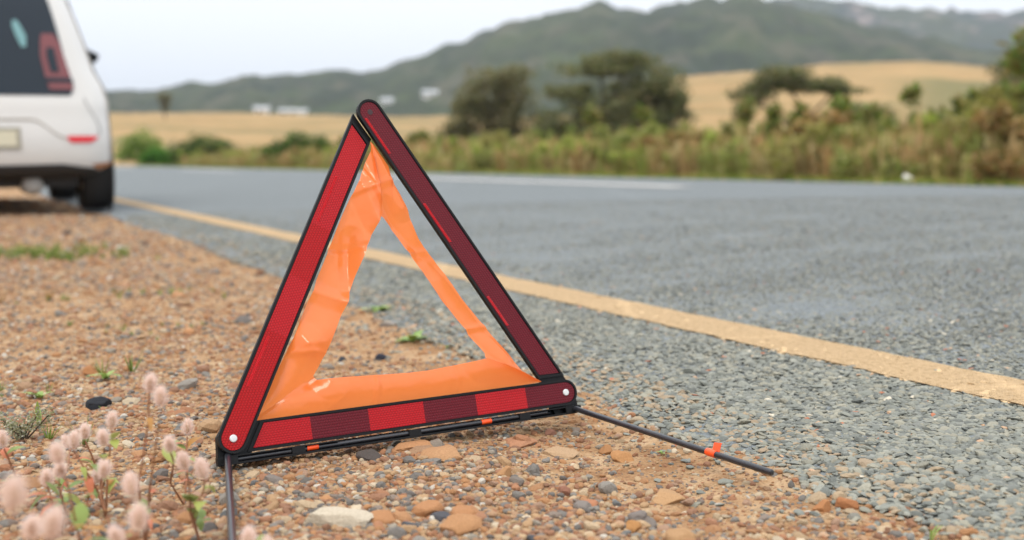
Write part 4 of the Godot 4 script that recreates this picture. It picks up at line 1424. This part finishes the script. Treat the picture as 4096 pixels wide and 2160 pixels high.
func clover() -> void:
	# a fluffy seed head: a tan core set with fine pink hairs
	var head := []
	for q in 3:
		var t := Tris.new()
		var r := RandomNumberGenerator.new()
		r.seed = 800 + q
		for k in 1100:
			var d := Vector3(r.randfn(), r.randfn(), r.randfn()).normalized()
			var p := d * Vector3(0.30, 0.72, 0.30)
			var o := (d * Vector3(1.0, 0.5, 1.0) + Vector3(0, 0.55, 0) + Vector3(r.randfn(), r.randfn(), r.randfn()) * 0.25).normalized()
			var s := o.cross(Vector3(r.randfn(), r.randfn(), r.randfn())).normalized() * 0.016
			t.tri(p - s, p + o * r.randf_range(0.25, 0.72), p + s)
		head.append(made(t))
	var s0: Array = ico(2)
	var cv: PackedVector3Array = s0[0].duplicate()
	for i in cv.size(): cv[i] = cv[i] * Vector3(0.26, 0.66, 0.26) * (1.0 + 0.12 * n1.get_noise_3d(cv[i].x * 500, cv[i].y * 500, cv[i].z * 500))
	var core := mesh_of(cv, s0[1], true)
	var hair := mat(lin(244, 224, 215, 0.9), 0.7, 0.3)
	hair.backlight_enabled = true
	hair.backlight = Color(0.95, 0.90, 0.86)
	var corem := mat(lin(220, 190, 158, 0.75), 0.9)
	corem.backlight_enabled = true
	corem.backlight = Color(0.5, 0.4, 0.35)
	var stemm := mat(lin(168, 112, 76, 0.6), 0.8)
	var leaves := []
	for c in [[134, 160, 70], [166, 176, 84], [206, 108, 72], [190, 132, 60], [116, 142, 66]]:
		var lm := mat(lin(c[0], c[1], c[2], 0.65), 0.6)
		lm.backlight_enabled = true
		lm.backlight = Color(0.5, 0.5, 0.3)
		leaves.append(lm)
	var blade := [leaf_blade(1.0, 0.2, 0.5), leaf_blade(1.0, 0.28, 0.2), leaf_blade(1.0, 0.16, 0.9)]
	# heads, gathered into plants: [root x, root z, [head positions]]
	var plants := [
		[-0.335, -1.00, [[-0.323, 0.146, -0.99, 1.0], [-0.302, 0.142, -0.952, 1.0]], "clover plant with two tall fluffy pink heads close together"],
		[-0.40, -1.08, [[-0.398, 0.087, -1.10, 1.0], [-0.382, 0.086, -1.031, 1.0], [-0.427, 0.073, -1.076, 1.0]], "clover plant with three fluffy heads, one bent over sideways"],
		[-0.44, -1.18, [[-0.456, 0.056, -1.179, 1.0], [-0.408, 0.040, -1.10, 0.9]], "short clover plant with two small heads among gravel"],
		[-0.345, -0.90, [[-0.352, 0.118, -0.854, 1.0], [-0.367, 0.067, -0.99, 1.0], [-0.312, 0.080, -0.90, 1.1]], "clover plant with one tall narrow upright head"],
		[-0.335, -1.12, [[-0.346, 0.061, -1.179, 1.0], [-0.32, 0.080, -1.031, 1.0]], "clover plant with heads close beside the triangle corner"],
		[-0.285, -1.00, [[-0.295, 0.075, -0.99, 1.0], [-0.279, 0.068, -0.99, 1.1]], "clover plant with two heads just before the left triangle leg"],
		[-0.42, -1.02, [[-0.407, 0.067, -0.99, 1.0], [-0.436, 0.048, -1.031, 1.0], [-0.415, 0.030, -1.10, 0.9], [-0.484, 0.040, -1.20, 0.9]], "clover plant with four low faded heads"],
		[-0.275, -0.60, [[-0.264, 0.168, -0.582, 1.1], [-0.277, 0.126, -0.66, 1.1]], "clover plant with the largest blurred pale heads"],
		[-0.325, -0.80, [[-0.272, 0.085, -0.799, 1.15], [-0.334, 0.090, -0.762, 1.1], [-0.30, 0.060, -0.83, 1.0]], "clover plant with drooping pink heads low over the gravel"],
		[-0.225, -0.93, [[-0.217, 0.034, -0.90, 1.1], [-0.205, 0.022, -0.915, 1.0]], "clover plant with low heads right beside the left triangle leg"],
		[-0.50, -1.12, [[-0.508, 0.068, -1.10, 1.0]], "single headed clover plant away from the others"]]
	for d in plants:
		var root := Vector3(d[0], soil_y(d[0], d[1]), d[1])
		var o := base("clover_plant", root)
		tag(o, d[3], "clover", "pink fluffy clover plants in the gravel")
		for h in d[2]:
			var tip := Vector3(h[0], h[1], h[2]) - root
			var lean := Vector3(rng.randfn(0, 0.2), 1, rng.randfn(0, 0.2)).normalized()
			var k: float = 0.0098 * h[3]
			var foot := tip - lean * k
			put("stem", tube([Vector3.ZERO, foot * 0.4 + Vector3(rng.randfn(0, 0.006), 0.004, rng.randfn(0, 0.006)), foot * 0.8 + Vector3(0, 0.003, 0), foot], [0.0011, 0.001, 0.0008, 0.0008], 6), stemm, o)
			var hd := put("flower_head", head[rng.randi() % 3], hair, o)
			var x := lean.cross(Vector3.FORWARD).normalized()
			hd.transform = Transform3D(Basis(x, lean, x.cross(lean)) * Basis.from_scale(Vector3(k * 1.05, k, k * 1.05)), tip)
			put("core", core, corem, hd)
			for q in 4:
				var lf := put("leaf", blade[rng.randi() % 3], leaves[rng.randi() % 5], o)
				var ll := rng.randf_range(0.014, 0.028)
				lf.transform = Transform3D(Basis.from_euler(Vector3(rng.randf_range(0.3, 1.2), rng.randf() * TAU, 0)) * Basis.from_scale(Vector3(ll, ll, ll)), foot * rng.randf_range(0.2, 0.9))

func weeds() -> void:
	var gm := []
	for c in [[140, 172, 84], [160, 186, 100], [120, 150, 70], [178, 170, 90], [186, 128, 74]]:
		var lm := mat(lin(c[0], c[1], c[2], 0.66), 0.6)
		lm.backlight_enabled = true
		lm.backlight = Color(0.45, 0.5, 0.25)
		gm.append(lm)
	var grey := mat(lin(172, 168, 146, 0.7), 0.9)
	var blade := [leaf_blade(1.0, 0.17, 0.7), leaf_blade(1.0, 0.26, 0.5), leaf_blade(1.0, 0.06, 0.35)]
	# x, z, leaf length, count, spread, blade, material range, label, group
	var list := [
		[-0.196, -2.215, 0.050, 9, 1.25, 1, 2, "flat green weed with broad leaves at the asphalt edge", ""],
		[-0.313, -2.60, 0.040, 16, 0.8, 0, 4, "green and rusty weed tuft behind the orange film", ""],
		[-0.124, -2.137, 0.018, 4, 0.6, 0, 2, "tiny green seedling at the asphalt edge", ""],
		[-0.606, -1.372, 0.016, 0, 0.6, 0, 0, "grey green woolly little shrub in the gravel", ""],
		[-0.655, -1.79, 0.030, 7, 0.5, 0, 2, "upright green sprig in the gravel beside an orange rock", ""],
		[-0.700, -1.64, 0.026, 7, 0.5, 0, 2, "green sprig in the gravel beside the black asphalt lump", "green sprigs in the gravel"],
		[-0.575, -1.555, 0.016, 3, 0.4, 0, 2, "green sprig in the gravel beside the black asphalt lump", "green sprigs in the gravel"],
		[-0.630, -1.47, 0.045, 2, 0.15, 2, 1, "single upright grass blade beside the woolly shrub", ""],
		[0.185, -1.36, 0.012, 4, 0.6, 0, 2, "tiny green seedling behind the right leg of the triangle", ""],
		[0.395, -1.035, 0.022, 3, 0.3, 2, 2, "short grass sprig growing through the asphalt chippings", ""]]
	for d in list:
		var o := base("weed", Vector3(d[0], soil_y(d[0], d[1]), d[1]))
		tag(o, d[7], "weed", d[8])
		if d[3] == 0:
			for k in 7:
				var tip := Vector3(rng.randfn(0, 0.014), rng.randf_range(0.02, 0.05), rng.randfn(0, 0.012))
				put("stem", tube([Vector3.ZERO, tip * 0.5, tip], [0.0012, 0.001, 0.0008], 5), M.bark, o)
				put("foliage", foliage(900 + k, [[tip, Vector3(0.007, 0.012, 0.007), 1.0], [tip * 0.6, Vector3(0.007, 0.010, 0.007), 0.6]], 110, 0.0026, [lin(190, 186, 162, 0.7), lin(164, 160, 134, 0.7), lin(208, 204, 184, 0.7)], 0.0, 1.5), M.leaf, o)
			continue
		for k in d[3]:
			var lf := put("leaf", blade[d[5]], gm[rng.randi() % maxi(1, d[6])], o)
			var l: float = d[2] * rng.randf_range(0.7, 1.15)
			lf.transform = Transform3D(Basis.from_euler(Vector3(rng.randf_range(0.3, 1.0) * d[4], rng.randf() * TAU, 0)) * Basis.from_scale(Vector3(l, l, l)), Vector3(rng.randfn(0, d[2] * 0.08), 0, rng.randfn(0, d[2] * 0.08)))
	# grass patches further back on the shoulder
	var tuft := Tris.new()
	for k in 12:
		var a := rng.randf() * TAU
		var dd := Vector3(cos(a), 0, sin(a))
		var w := dd.cross(Vector3.UP) * 0.045
		tuft.tri(dd * 0.08 - w, dd * rng.randf_range(0.3, 0.8) + Vector3.UP * rng.randf_range(0.5, 1.0), dd * 0.08 + w)
	var tm := made(tuft)
	var vm := vmat(0.7, 0.3, Color(0.4, 0.5, 0.25))
	var gb := PackedFloat32Array()
	var cols := [lin(150, 168, 84, 0.6), lin(172, 180, 104, 0.6), lin(128, 148, 74, 0.6), lin(196, 150, 96, 0.6)]
	for k in 2600:
		var z := rng.randf_range(1.1, 9.0)
		var x := -z * rng.randf_range(0.18, 0.62)
		var dens := n2.get_noise_2d(x * 160 + 33, z * 160) + (0.8 if Vector2(x + 1.85, z - 4.2).length() < 0.35 else 0.0) - 0.14
		if rng.randf() > dens * 2.0 or s_of(Vector3(x, 0, -z)) > 0.3: continue
		var h := rng.randf_range(0.010, 0.035) * (1.0 + 0.08 * z)
		row(gb, Basis(Vector3.UP, rng.randf() * TAU) * Basis.from_scale(Vector3(h, h, h)), Vector3(x, soil_y(x, -z), -z), pick(cols) * rng.randf_range(0.85, 1.15))
	for q in [[-1.80, -4.15, 0.30, 90, 0.045], [-1.58, -4.05, 0.15, 30, 0.035], [-0.78, -1.70, 0.10, 12, 0.016], [-0.72, -2.3, 0.12, 12, 0.018], [-0.95, -2.9, 0.16, 18, 0.022]]:
		for k in q[3]:
			var x: float = q[0] + rng.randfn(0, q[2] * 0.5)
			var z: float = q[1] + rng.randfn(0, q[2] * 0.4)
			var h: float = q[4] * rng.randf_range(0.6, 1.2)
			row(gb, Basis(Vector3.UP, rng.randf() * TAU) * Basis.from_scale(Vector3(h, h, h)), Vector3(x, soil_y(x, z), z), pick(cols.slice(0, 3)) * rng.randf_range(0.85, 1.15))
	tag(multi("grass", tm, vm, gb, self), "sparse low green weeds scattered through the gravel shoulder", "weeds")
